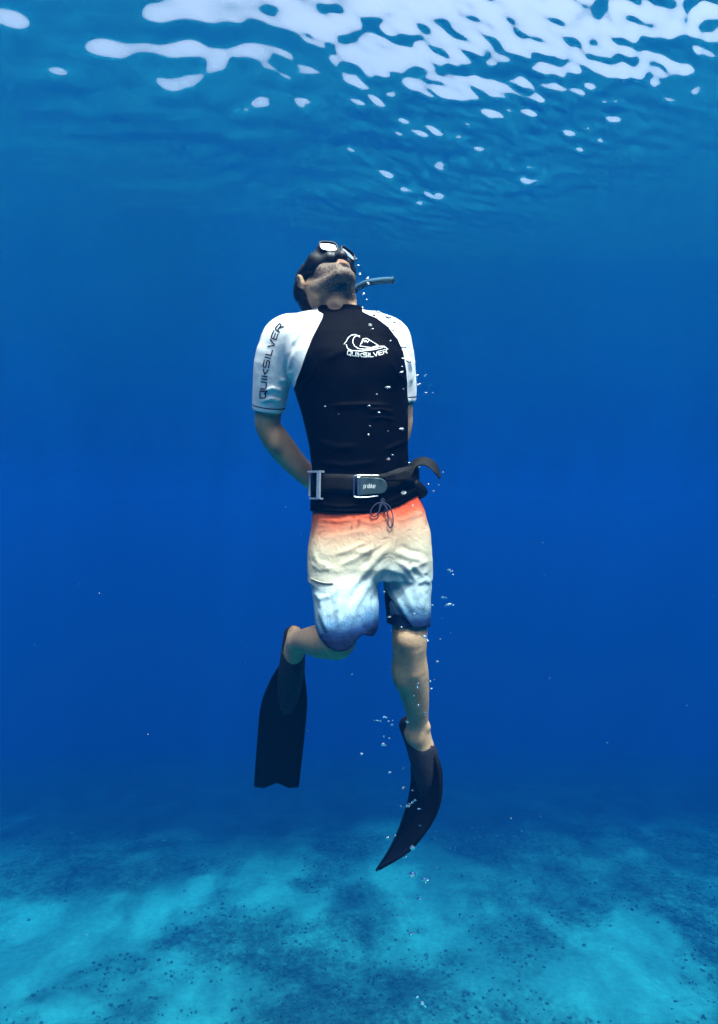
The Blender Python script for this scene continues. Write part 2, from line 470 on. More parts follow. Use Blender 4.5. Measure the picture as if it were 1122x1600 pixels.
sc3 = sz[:, None] * (0.6 + .9 * rng.random((NR, 3))) * np.array([1.25, 1.0, .7])
V = ico[None] * (1 + .35 * (rng.random((NR, 12, 1)) - .5)) * sc3[:, None, :]
an = rng.random(NR) * 6.283; ca, sa = np.cos(an)[:, None], np.sin(an)[:, None]
V = np.stack([V[..., 0] * ca - V[..., 1] * sa, V[..., 0] * sa + V[..., 1] * ca, V[..., 2]], -1)
V = V + np.stack([rx_, ry_, bed_z(rx_, ry_) + sz * .35], -1)[:, None, :]
mr = NB("coral_rubble"); nn_ = mr.noise(2.2, 4)
mr.bsdf(mr.ramp(nn_, [(.35, (.02, .06, .05)), (.55, (.035, .11, .09)), (.72, (.07, .22, .18))]), .95, .1)
rub = mesh_obj("coral_rubble", V.reshape(-1, 3), (icf[None] + 12 * np.arange(NR)[:, None, None]).reshape(-1, 3), mr.m, smooth=False)
props(rub, "dark broken coral rubble strewn in patches over the sand", "rubble", kind="stuff")

# ---- the body of sea water (volume)
mh = NB("sea_water")
vs = mh.n('ShaderNodeVolumeScatter'); va = mh.n('ShaderNodeVolumeAbsorption'); ad = mh.n('ShaderNodeAddShader')
SIG_S = (0.0001, 0.0026, 0.0107); SIG_A = (0.096, 0.0435, 0.0225)
ds = max(SIG_S); vs.inputs['Color'].default_value = (*[c / ds for c in SIG_S], 1); vs.inputs['Density'].default_value = ds
da = max(SIG_A) * 1.02; va.inputs['Color'].default_value = (*[1 - c / da for c in SIG_A], 1); va.inputs['Density'].default_value = da
mh.l(vs.outputs[0], ad.inputs[0]); mh.l(va.outputs[0], ad.inputs[1]); mh.l(ad.outputs[0], mh.out.inputs['Volume'])
zl = float(Zb.min()) - 1.0; zh = float(Zg.max()) + .4; q = 196.0
hz = mesh_obj("haze", [(-q, -q, zl), (q, -q, zl), (q, q, zl), (-q, q, zl), (-q, -q, zh), (q, -q, zh), (q, q, zh), (-q, q, zh)],
              [(3, 2, 1, 0), (4, 5, 6, 7), (0, 1, 5, 4), (1, 2, 6, 5), (2, 3, 7, 6), (3, 0, 4, 7)], mh.m, smooth=False)
props(hz, "clear deep blue sea water fading everything far away", "sea water", kind="stuff")

# ================================================================== DIVER
def T(px, py, Y): return tuple(P(px, py, Y))
Y0 = 2.0
# ---- head frame: thrown back and turned to the picture's right
yaw_, pit_ = R(38), R(50)
HF = Vector((math.sin(yaw_) * math.cos(pit_), -math.cos(yaw_) * math.cos(pit_), math.sin(pit_)))      # nose direction
HU = Vector((-math.sin(yaw_) * math.sin(pit_), math.cos(yaw_) * math.sin(pit_), math.cos(pit_)))      # crown direction
HR = HU.cross(HF) * -1.0
if HR.x > 0: HR = -HR                                                                               # his right = picture left
rl_ = R(10); HR, HU = HR * math.cos(rl_) + HU * math.sin(rl_), HU * math.cos(rl_) - HR * math.sin(rl_)
HC = P(508, 450, 2.05)
def hd(r, f, u): return tuple(HC + HR * r + HF * f + HU * u)
HAX = (HR, HF, HU)

TORSO_PX = [(484, 530, 33, .060, 2.03), (492, 530, 44, .066, 2.03), (499, 530, 68, .078, 2.025), (512, 531, 90, .092, 2.02), (532, 535, 97, .108, 2.01), (560, 541, 97, .120, 2.0),
            (600, 547, 90, .124, 1.995), (650, 555, 82.5, .116, 1.99), (700, 561, 76.5, .106, 1.985), (740, 564, 75.5, .102, 1.985), (770, 571, 83, .106, 1.99), (800, 576, 88, .112, 1.995),
            (840, 579, 91, .118, 2.0), (880, 580, 88, .110, 2.0)]
def torso_rows(rows, y0=None, y1=None):
    out = []
    for py, cx, hw, ry, Y in rows:
        c = P(cx, py, Y); out.append((c.z, c.x, c.y, hw / FPX * Y, ry))
    return out
TORSO = torso_rows(TORSO_PX)
ARM_L = [(T(452, 526, 2.01), .058), (T(432, 556, 2.02), .058), (T(424, 600, 2.04), .051), (T(419, 645, 2.07), .043), (T(420, 668, 2.085), .041), (T(436, 693, 2.10), .044), (T(462, 725, 2.115), .039), (T(500, 762, 2.13), .029)]
ARM_R = [(T(604, 526, 2.03), .054), (T(619, 556, 2.05), .0515), (T(625, 600, 2.075), .0455), (T(626, 645, 2.10), .040), (T(626, 662, 2.11), .039), (T(620, 685, 2.12), .040), (T(606, 722, 2.13), .036), (T(574, 765, 2.14), .028)]
LEG_R = [(T(623, 815, 2.0), .074), (T(635, 905, 1.975), .063), (T(640, 970, 1.955), .054), (T(640, 1000, 1.95), .053), (T(640, 1024, 1.965), .051), (T(643, 1052, 1.99), .0530), (T(649, 1090, 2.025), .0435), (T(653, 1125, 2.06), .0332), (T(655, 1146, 2.075), .0325)]
FOOT_R = [(T(655, 1146, 2.075), .0335), (T(665, 1178, 2.09), .0355), (T(673, 1215, 2.11), .0335), (T(676, 1240, 2.12), .0255)]
LEG_L = [(T(535, 815, 2.0), .078), (T(533, 905, 1.95), .074), (T(530, 972, 1.895), .058), (T(528, 1000, 1.86), .053), (T(519, 1004, 1.91), .049), (T(500, 1002, 2.01), .052), (T(479, 1001, 2.12), .041), (T(464, 1003, 2.19), .034)]
FOOT_L = [(T(464, 1003, 2.19), .034), (T(458, 1026, 2.235), .036), (T(453, 1062, 2.30), .037), (T(449, 1092, 2.35), .028)]

# ---- the body: one continuous skin
g = Grid((-.40, 1.70, -1.04), (.36, 2.46, .90), .0038)
g.rings(TORSO, R(6), .02, off=-.010)
for arm in (ARM_L, ARM_R): g.chain(arm, .018)
g.cone(T(480, 512, 2.02), T(440, 530, 2.02), .045, .055, .03); g.cone(T(585, 512, 2.03), T(612, 530, 2.04), .045, .05, .03)
g.ell(T(512, 570, 1.93), ((1, 0, 0), (0, 1, 0), (0, 0, 1)), (.075, .04, .06), .04); g.ell(T(585, 572, 1.935), ((1, 0, 0), (0, 1, 0), (0, 0, 1)), (.075, .04, .06), .04)
for leg, foot in ((LEG_R, FOOT_R), (LEG_L, FOOT_L)):
    g.chain(leg, .018); g.chain(foot, .015)
g.cone(T(637, 1133, 2.10), T(648, 1150, 2.08), .0265, .0295, .02); g.cone(T(460, 990, 2.245), T(461, 1008, 2.22), .027, .03, .02)     # heels
# knee caps, shins, malleoli
g.ell(T(636, 1000, 1.91), ((1, 0, 0), (0, 1, 0), (0, 0, 1)), (.026, .02, .03), .02)
g.ell(T(522, 1004, 1.825), ((1, 0, 0), (0, 1, 0), (0, 0, 1)), (.028, .02, .03), .02)
g.ell(T(630, 1050, 1.985), ((1, 0, 0), (0, 1, 0), (0, 0, 1)), (.030, .040, .055), .025)      # calf belly
g.ell(T(667, 1136, 2.055), ((1, 0, 0), (0, 1, 0), (0, 0, 1)), (.012, .012, .014), .012)
g.cone(T(640, 1018, 1.922), T(645, 1052, 1.948), .012, .011, .022); g.cone(T(645, 1052, 1.948), T(653, 1112, 2.022), .011, .010, .02)      # shin bone
g.ell(T(432, 690, 2.075), ((1, 0, 0), (0, 1, 0), (0, 0, 1)), (.022, .026, .036), .02); g.ell(T(410, 664, 2.085), ((1, 0, 0), (0, 1, 0), (0, 0, 1)), (.014, .02, .02), .015)   # forearm muscle, elbow
# hands clasped behind the back
for sgn, wr, ctr in ((1, (500, 762, 2.13), (525, 778, 2.15)), (-1, (574, 765, 2.14), (553, 782, 2.165))):
    g.cone(T(*wr), T(*ctr), .026, .034, .015)
    c = P(*ctr)
    for k in range(4):
        a = c + Vector((.03 * sgn, .012 * (k % 2), .024 - .017 * k)); b = a + Vector((.045 * sgn, .006, -.012 - .002 * k)); e = b + Vector((.018 * sgn, .012, -.014))
        g.cone(a, b, .0092, .0085, .004); g.cone(b, e, .0085, .0075, .002)
    a = c + Vector((0, -.012, .03)); g.cone(a, a + Vector((.03 * sgn, -.006, .026)), .011, .0095, .006)
# neck and head
g.cone(T(530, 512, 2.03), T(526, 474, 2.04), .057, .057, .03); g.cone(T(526, 474, 2.04), hd(0, -.014, -.03), .057, .060, .02)
g.cone(T(547, 500, 1.995), hd(-.040, -.004, -.06), .009, .010, .02); g.cone(T(519, 500, 2.0), hd(.050, -.012, -.055), .009, .010, .02)   # neck cords
g.cone(hd(0, .030, -.096), hd(0, -.002, -.118), .022, .022, .03)                                                              # throat
g.ell(hd(0, -.006, .045), HAX, (.076, .089, .082), .02)
g.ell(hd(0, .040, -.022), HAX, (.059, .050, .066), .025)
for s_ in (-1, 1):
    g.cone(hd(.060 * s_, .000, -.02), hd(.056 * s_, .010, -.070), .016, .015, .02)
    g.cone(hd(.056 * s_, .010, -.070), hd(.022 * s_, .078, -.104), .015, .016, .022)
    g.ell(hd(.038 * s_, .056, -.036), HAX, (.021, .021, .026), .025)
g.ell(hd(0, .088, -.102), HAX, (.024, .017, .018), .014)                       # chin
g.ell(hd(0, .080, -.066), HAX, (.036, .026, .030), .02)
g.ell(hd(0, .1065, -.0570), HAX, (.023, .0075, .0062), .005)                  # lips
g.ell(hd(0, .1050, -.0715), HAX, (.021, .0080, .0070), .005)
g.ell(hd(0, .114, -.0642), HAX, (.027, .012, .0022), .002, 's')
g.ell(hd(0, .106, -.0835), HAX, (.016, .008, .006), .008, 's')                # crease above the chin
g.cone(hd(0, .098, .01), hd(0, .114, -.026), .010, .012, .012)                # nose
for s_ in (-1, 1):                                                             # ears
    ex = (HR * s_ * .90 - HF * .42).normalized(); ey = HU.cross(ex).normalized(); ez = HU
    c = Vector(hd(.0825 * s_, -.006, .006))
    g.ell(c, (ex, ey, ez), (.0105, .021, .033), .003)
    g.ell(c + ex * .010 - HU * .001, (ex, ey, ez), (.0085, .0135, .022), .002, 's')
    g.ell(c + ex * .002 - HU * .026, (ex, ey, ez), (.0075, .010, .010), .004)
    g.ell(c + ex * .003 + HU * .006, (ex, ey, ez), (.005, .004, .014), .003)
v, f = g.mesh(); v = lapl(v, f, 1, .4)
person = empty("person", P(560, 1150, 2.05))
props(person, "freediver in black and white rash shirt and faded shorts, head thrown back, arms behind him", "person")
msk = NB("skin")
nz = msk.noise(60, 5, .6); nz2 = msk.noise(9, 3, .6)
base = msk.ramp(nz2, [(.3, (.32, .195, .115)), (.7, (.41, .26, .16))])
base = msk.mix(msk.math('MULTIPLY', msk.step(nz, .35, .75), .25), base, (.20, .10, .058, 1))
bd = msk.attr("beard").outputs['Fac']
st = msk.noise(190, 4, .75)
bm = msk.math('MULTIPLY', bd, msk.math('ADD', .12, msk.math('MULTIPLY', msk.step(st, .42, .6), .88)))
base = msk.mix(msk.math('MULTIPLY', bd, .7), base, (.15, .125, .115, 1))
base = msk.mix(msk.math('MULTIPLY', bm, .9), base, (.022, .017, .015, 1))
lp = msk.attr("lip").outputs['Fac']
base = msk.mix(msk.math('MULTIPLY', lp, .5), base, (.22, .10, .085, 1))
lh = msk.attr("leghair").outputs['Fac']
hr_ = msk.n('ShaderNodeMapping'); hr_.inputs['Scale'].default_value = (1, 1, .25)
msk.l(msk.n('ShaderNodeTexCoord').outputs['Object'], hr_.inputs['Vector'])
hn = msk.noise(330, 2, .6, hr_.outputs[0])
base = msk.mix(msk.math('MULTIPLY', msk.math('MULTIPLY', lh, msk.step(hn, .55, .68)), .45), base, (.09, .055, .035, 1))
msk.bsdf(base, .5, .07, Subsurface_Weight=.06, Subsurface_Scale=.02)
msk.b.inputs['Subsurface Radius'].default_value = (1, .35, .2)
msk.bump(msk.noise(140, 5, .65), .45, .004)
body = mesh_obj("body", v, f, msk.m, person)
pts = v - np.array(HC); hr, hf, hu = (pts @ np.array(tuple(a)) for a in HAX)
nrm = vnormals(body); ppy_ = px_of(v)[1]
m_ = np.clip((-.022 - hu - .35 * np.clip(.05 - hf, 0, .1)) / .03 + .55, 0, 1) * np.clip((.150 + hu + .35 * np.clip(hf - .05, -.06, .1)) / .03, 0, 1) * np.clip((hf + .006) / .03, 0, 1) * (ppy_ < 468)
up_lip = np.exp(-((hu + .050) / .010) ** 2) * (hf > .08) * (np.abs(hr) < .035)
lips = np.exp(-(((hu + .0645) / .011) ** 4)) * (hf > .1) * np.clip((.024 - np.abs(hr)) / .004, 0, 1)
fattr(body, "beard", np.clip(m_ + .7 * up_lip, 0, 1) * (1 - lips)); fattr(body, "lip", lips)
ppx, ppy = px_of(v)
fattr(body, "leghair", np.clip((ppy - 985) / 30, 0, 1) * np.clip((1140 - ppy) / 30, 0, 1))

# ---- hair: short dark crop on the skull and nape
g = Grid(np.array(HC) - .17, np.array(HC) + .17, .0038)
g.ell(hd(0, -.010, .046), HAX, (.081, .0915, .089), 0)
g.cone(hd(0, -.040, .01), hd(0, -.022, -.045), .054, .050, .02)
fx, fu = np.array(tuple(HF)), np.array(tuple(HU)); c0 = np.array(HC)
def haircut(X, Y, Z):
    d = [X - c0[0], Y - c0[1], Z - c0[2]]
    f_ = sum(d[i] * HF[i] for i in range(3)); u_ = sum(d[i] * HU[i] for i in range(3)); r_ = np.abs(sum(d[i] * HR[i] for i in range(3)))
    line = np.where(u_ < .045, -.030 + .10 * np.clip(u_ + .0, -.2, 0) , -.030 + (u_ - .045) * 2.2)      # ahead of the ear / temple / forehead
    return np.maximum(f_ - line, -(u_ + .055))
g.add(haircut, c0 - .17, c0 + .17, 0, 'i')
v, f = g.mesh()
hair_m = NB("hair"); mp = hair_m.n('ShaderNodeMapping'); hn = hair_m.noise(500, 3, .6)
hair_m.bsdf(hair_m.ramp(hn, [(.35, (.005, .004, .0035)), (.7, (.022, .017, .013))]), .6, .1); hair_m.bump(hn, .6, .004)
v = v + (vnoise(v, .006)[:, None] - .5) * .004
mesh_obj("hair", v, f, hair_m.m, person)

# ---- rash shirt
CUFF_L = (P(421, 642, 2.065), (P(419, 660, 2.08) - P(424, 600, 2.04)).normalized())
CUFF_R = (P(628, 627, 2.09), (P(627, 650, 2.10) - P(628, 600, 2.075)).normalized())
g = Grid((-.40, 1.78, -.09), (.30, 2.28, .69), .0036)
g.rings([r_ for r_ in TORSO if r_[0] > P(572, 765, 1.99).z] + torso_rows([(770, 572, 86, .111, 1.99), (800, 577, 92.5, .121, 1.99), (815, 578, 94, .124, 1.99)]), R(6), .02, off=0.0)
g.ell(T(512, 570, 1.925), ((1, 0, 0), (0, 1, 0), (0, 0, 1)), (.075, .04, .06), .04); g.ell(T(585, 572, 1.93), ((1, 0, 0), (0, 1, 0), (0, 0, 1)), (.075, .04, .06), .04)
g.cone(T(480, 512, 2.02), T(440, 530, 2.02), .049, .061, .03); g.cone(T(585, 512, 2.03), T(612, 530, 2.04), .049, .057, .03)
g.chain(ARM_L[:6], .016, off=.0075, cut=CUFF_L); g.chain(ARM_R[:6], .016, off=.0075, cut=CUFF_R)
g.cone(T(530, 505, 2.022), T(529, 466, 2.03), .0695, .0685, .015)                     # stand-up collar
hem_x = [470, 487, 570, 600, 625, 650, 670]; hem_y = [796, 799, 803, 798, 789, 774, 764]
def shirt_trim(X, Y, Z):
    pxx = 561 + X / Y * FPX; pyy = 800 - Z / Y * FPX
    lowz = np.interp(pxx, hem_x, hem_y)
    top = (Z - P(530, 479, 2.03).z) - .20 * (Y - 2.03)
    return np.maximum((pyy - lowz) / FPX * 2.0, top)
g.add(shirt_trim, g.lo, g.lo + g.h * g.n, 0, 'i')
v, f = g.mesh(); v = lapl(v, f, 1, .4)
# creases: soft pulls at the armpits, waist and belly
ppx, ppy = px_of(v)
def seg_ridge(ppx, ppy, line, wd, pw=2):
    """0..1 ridge along a polyline given in photo pixels, fading at both ends"""
    out = np.zeros(len(ppx)); L = np.array(line, float)
    ln = np.concatenate([[0], np.cumsum(np.hypot(*np.diff(L, axis=0).T))])
    for i in range(len(L) - 1):
        a, b = L[i], L[i + 1]; ab = b - a; t = np.clip(((ppx - a[0]) * ab[0] + (ppy - a[1]) * ab[1]) / (ab @ ab), 0, 1)
        d = np.hypot(ppx - a[0] - t * ab[0], ppy - a[1] - t * ab[1])
        s_ = (ln[i] + t * (ln[i + 1] - ln[i])) / ln[-1]
        out = np.maximum(out, np.exp(-(d / wd) ** pw) * np.clip(np.minimum(s_, 1 - s_) * 5 + .15, 0, 1))
    return out
FOLDS = [([(462, 600), (476, 575), (486, 548)], 3.0, .0035), ([(468, 612), (486, 590), (496, 565)], 3.0, .003), ([(452, 602), (452, 575), (460, 548)], 3.0, .003), ([(446, 610), (440, 580), (444, 556)], 3.5, .003),
         ([(636, 600), (622, 585), (612, 566)], 3.0, .003), ([(520, 634), (565, 632), (610, 634)], 3.2, .004), ([(575, 642), (595, 640), (615, 646)], 3.5, .005), ([(578, 654), (598, 652), (618, 656)], 2.5, .003),
         ([(494, 690), (530, 700), (560, 698)], 5, .003), ([(600, 705), (622, 694), (636, 690)], 4, .003), ([(500, 722), (540, 728), (590, 722)], 4, .003), ([(505, 563), (540, 548), (575, 556)], 6, .003),
         ([(640, 620), (632, 640), (634, 668)], 3, .003), ([(495, 498), (478, 506), (462, 520)], 3, .003), ([(488, 505), (470, 520), (456, 540)], 3, .003), ([(412, 612), (426, 606), (444, 612)], 3, .003), ([(408, 628), (424, 622), (442, 628)], 2.5, .003), ([(436, 596), (448, 590), (456, 580)], 3, .004), ([(640, 560), (644, 580), (642, 600)], 2.5, .003), ([(492, 787), (530, 792), (566, 790)], 2.5, .003), ([(600, 786), (630, 776), (655, 762)], 2.5, .003), ([(500, 796), (540, 799), (575, 797)], 2, .0025)]
shirt_o = mesh_obj("rash_shirt", v, f, None, person)
nr = vnormals(shirt_o); front = np.clip(-nr[:, 1] * 2 + .4, 0, 1)
disp = sum(seg_ridge(ppx, ppy, l, wd) * a * 1.5 for l, wd, a in FOLDS) * front + (vnoise(v, .07) - .5) * .004
v = v + nr * disp[:, None]; set_coords(shirt_o, v)
xl = np.interp(ppy, [470, 486, 490, 498, 530, 560, 612, 660], [495, 497, 505, 503, 487, 476, 457, 448])
xr = np.interp(ppy, [470, 487, 493, 497, 510, 530, 550, 580, 640, 660], [566, 566, 578, 588, 606, 622, 631, 635.5, 638, 640])
white = np.maximum(xl - ppx, ppx - xr)
white = np.where(ppy > 662, -5, white)
fattr(shirt_o, "white", white)
cuff = np.full(len(v), 1.0)
for (q, nn_), side in ((CUFF_L, -1), (CUFF_R, 1)):
    s_ = -((v - np.array(q)) @ np.array(nn_)); sel = (white > 0) & (np.sign(ppx - 545) == side) & (ppy > 560); cuff[sel] = s_[sel]
fattr(shirt_o, "cuff", cuff)
mS = NB("rash_shirt_fabric")
wf = mS.step(mS.attr("white").outputs['Fac'], -.25, .25)
cf = mS.attr("cuff").outputs['Fac']
line = mS.math('MULTIPLY', mS.math('GREATER_THAN', cf, .0135), mS.math('LESS_THAN', cf, .0175))
wov = mS.noise(600, 2, .5); big = mS.noise(12, 4, .5)
blk = mS.ramp(big, [(.3, (.0006, .0006, .0010)), (.7, (.0014, .0013, .002))])
wht = mS.ramp(big, [(.3, (.56, .55, .55)), (.7, (.62, .61, .61))])
wht = mS.mix(line, wht, (.02, .03, .06, 1))
mS.bsdf(mS.mix(wf, blk, wht), mS.ramp(wf, [(0, (.6, .6, .6)), (1, (.8, .8, .8))]), mS.math('ADD', .012, mS.math('MULTIPLY', wf, .06)))
mS.bump(mS.math('ADD', mS.math('MULTIPLY', wov, .12), mS.math('MULTIPLY', mS.noise(28, 4, .55), .8)), .32, .007)
shirt_o.data.materials.append(mS.m)
shirt_bvh = bvh(shirt_o)

# ---- print on cloth: strokes laid on the surface they belong to
def on_surface(tree, px, py, lift, Y=1.0):
    d = P(px, py, 1.0).normalized()
    hit, n_, i, dist = tree.ray_cast(d * .5, d)
    if hit is None: return P(px, py, Y0)
    if n_.dot(d) > 0: n_ = -n_
    return hit + n_ * lift
def ribbon(strokes, wd, tree, lift=.0012, step=2.0):
    """flat strokes (lists of photo-pixel points) as thin ribbons on a surface; strokes stay separate islands of one print"""
    V, F_ = [], []
    for st in strokes:
        st = [Vector((a, b)) for a, b in st]; pts = []
        for a, b in zip(st[:-1], st[1:]):
            n = max(1, int((b - a).length / step))
            for i in range(n): pts.append(a.lerp(b, i / n))
        pts.append(st[-1]); n = len(pts); b0 = len(V)
        for i, p in enumerate(pts):
            t = (pts[min(i + 1, n - 1)] - pts[max(i - 1, 0)])
            t = t.normalized() if t.length > 1e-6 else Vector((1, 0))
            nn_ = Vector((-t.y, t.x)) * wd * .5
            ext = t * (-wd * .3 if i == 0 else wd * .3 if i == n - 1 else 0)
            for s_ in (-1, 0, 1): V.append(on_surface(tree, p.x + nn_.x * s_ + ext.x, p.y + nn_.y * s_ + ext.y, lift))
        for i in range(n - 1):
            for j in (0, 1):
                a = b0 + i * 3 + j; F_.append((a, a + 1, a + 4, a + 3))
    return V, F_
GL = {'Q': [[(1, .0), (.12, 0), (0, .12), (0, .85), (.12, 1), (1, 1), (1, 0)], [(.62, .78), (1.12, 1.22)]], 'U': [[(0, 0), (0, .85), (.15, 1), (1, 1), (1, 0)]], 'I': [[(.1, 0), (.1, 1)]],
      'K': [[(0, 0), (0, 1)], [(1, .1), (.25, .5), (1, 1)]], 'S': [[(1, 0), (.1, 0), (0, .12), (0, .42), (.1, .5), (.9, .5), (1, .6), (1, .9), (.9, 1), (0, 1)]], 'L': [[(0, 0), (0, .88), (.12, 1), (.8, 1)]],
      'V': [[(0, 0), (.45, 1), (.6, 1), (1.05, 0)]], 'E': [[(1, 0), (.1, 0), (0, .12), (0, .88), (.1, 1), (1, 1)], [(0, .5), (.85, .5)]], 'R': [[(0, 1), (0, .12), (.1, 0), (.9, 0), (1, .12), (1, .4), (.9, .5), (.2, .5)], [(.55, .5), (1, 1)]],
      'p': [[(0, 1.35), (0, .3), (.15, .15), (.8, .15), (.9, .3), (.9, .85), (.8, 1), (0, 1)]], 'r': [[(0, 1), (0, .3), (.15, .15), (.7, .15)]], 'o': [[(.15, .15), (.75, .15), (.9, .3), (.9, .85), (.75, 1), (.15, 1), (0, .85), (0, .3), (.15, .15)]],
      'b': [[(0, -.3), (0, 1), (.75, 1), (.9, .85), (.9, .3), (.75, .15), (0, .15)]], 'l': [[(.1, -.3), (.1, 1)]], 'u': [[(0, .15), (0, .85), (.15, 1), (.9, 1), (.9, .15)]], 'e': [[(0, .58), (.9, .58), (.9, .3), (.75, .15), (.15, .15), (0, .3), (0, .85), (.15, 1), (.85, 1)]]}
WID = {'I': .2, 'l': .2, 'L': .8}
def word(txt, gap=.32):
    out = []; x = 0
    for ch in txt:
        out += [[(x + a, b) for a, b in st] for st in GL[ch]]; x += WID.get(ch, 1.0) + gap
    return out, x - gap
def path_word(txt, path, height, gap=.32):
    """lay a word along a pixel path (baseline side = right-hand side of travel); returns strokes in pixels"""
    st, W_ = word(txt, gap); L = [Vector(p) for p in path]
    ln = [0]
    for a, b in zip(L[:-1], L[1:]): ln.append(ln[-1] + (b - a).length)
    sc = ln[-1] / W_
    def at(s_, h):
        s_ = s_ * sc; i = 0
        while i < len(L) - 2 and s_ > ln[i + 1]: i += 1
        t = (L[i + 1] - L[i]).normalized(); nn_ = Vector((-t.y, t.x))
        p = L[i] + t * (s_ - ln[i]) + nn_ * (h - .5) * height
        return (p.x, p.y)
    return [[at(a, b) for a, b in s_] for s_ in st]
print_w = plain("white_print", (.62, .61, .60), .6, .05, var=.04)
print_k = plain("dark_print", (.010, .011, .018), .6, .05, var=.1)
V, F_ = ribbon(path_word('QUIKSILVER', [(410.5, 622), (412, 600), (416, 570), (422, 545), (431, 520), (440, 508)], 8.5), 1.9, shirt_bvh)
o = mesh_obj("sleeve_lettering", V, F_, print_k, shirt_o, smooth=False); o["label"] = "dark brand lettering QUIKSILVER running up the white sleeve"
V, F_ = ribbon(path_word('QUIKSILVER', [(543, 551), (560, 554.5), (580, 555), (604, 549)], 6.0), 1.25, shirt_bvh)
o = mesh_obj("chest_lettering", V, F_, print_w, shirt_o, smooth=False); o["label"] = "white brand lettering QUIKSILVER on the chest"
EMB = [[(537.5, 538), (541, 534), (544, 528), (549, 524), (555, 523), (560, 525.5), (562, 527)], [(562, 525), (555, 525.5), (552, 530), (551, 535), (554, 541), (560, 545), (570, 546), (590, 541.5), (600, 541), (606, 546)],
       [(562.5, 541), (567, 530), (573, 529), (591, 540), (580, 543.5), (562.5, 541)], [(565, 537), (568, 531.5), (570, 535), (572, 532), (574, 535.5), (576, 533)],
       [(541, 539), (543, 545), (550, 548), (565, 549), (585, 546.5), (598, 543.5)], [(566, 546.5), (580, 546), (594, 541.5), (603, 543.5)]]
V, F_ = ribbon(EMB, 1.05, shirt_bvh)
o = mesh_obj("chest_emblem", V, F_, print_w, shirt_o, smooth=False); o["label"] = "white outline emblem of a curling wave and a mountain"

# ---- board shorts
SH_PX = [(770, 573, 80, .102, 1.99), (800, 577, 88, .114, 1.99), (830, 579, 93, .122, 1.985), (860, 580, 95, .122, 1.975), (885, 580, 95, .112, 1.965), (905, 580, 93, .085, 1.955)]
SH_L = [(T(536, 868, 1.97), .098), (T(536, 915, 1.935), .095), (T(539, 955, 1.90), .091), (T(539, 990, 1.875), .087), (T(539, 1022, 1.86), .084)]
SH_R = [(T(630, 868, 1.985), .085), (T(636, 905, 1.97), .0755), (T(638, 945, 1.957), .0695), (T(638.5, 980, 1.948), .0655), (T(639, 1015, 1.942), .063)]
g = Grid((-.22, 1.66, -.46), (.28, 2.24, .075), .0036)
CUT_SL = (P(535, 1018, 1.82), Vector((.05, -.22, -.97)).normalized())
CUT_SR = (P(638, 980, 1.90), Vector((-.06, -.06, -1)).normalized())
g.rings(torso_rows(SH_PX), R(6), .02)
g.chain(SH_L, .035, cut=CUT_SL); g.chain(SH_R, .012, cut=CUT_SR)
g.cone(T(574, 925, 1.90), T(577, 978, 1.87), .030, .022, .03); 
# hollow legs
for L_, cut in ((SH_L, CUT_SL), (SH_R, CUT_SR)):
    g.chain([(p, r) for p, r in L_[2:]] + [(tuple(Vector(L_[-1][0]) * 2 - Vector(L_[-2][0])), L_[-1][1])], 0, 's', off=-.0075)
def hemL(X, Y, Z):
    pxx = 561 + X / Y * FPX; pyy = 800 - Z / Y * FPX
    hem = np.interp(pxx, [480, 492, 500, 512, 530, 545, 555, 566, 584, 590], [968, 982, 996, 1007, 1014, 1009, 998, 988, 994, 984]) - 90 * np.clip(Y - 1.85, -.06, .12)
    return np.where(pxx < 597, (pyy - hem) / FPX * 1.8, -.05)
g.add(hemL, g.lo, g.lo + g.h * g.n, 0, 'i')
v, f = g.mesh(); v = lapl(v, f, 1, .4)
shorts = mesh_obj("board_shorts", v, f, None, person)
nr = vnormals(shorts); ppx, ppy = px_of(v); front = np.clip(-nr[:, 1] * 2 + .4, 0, 1)
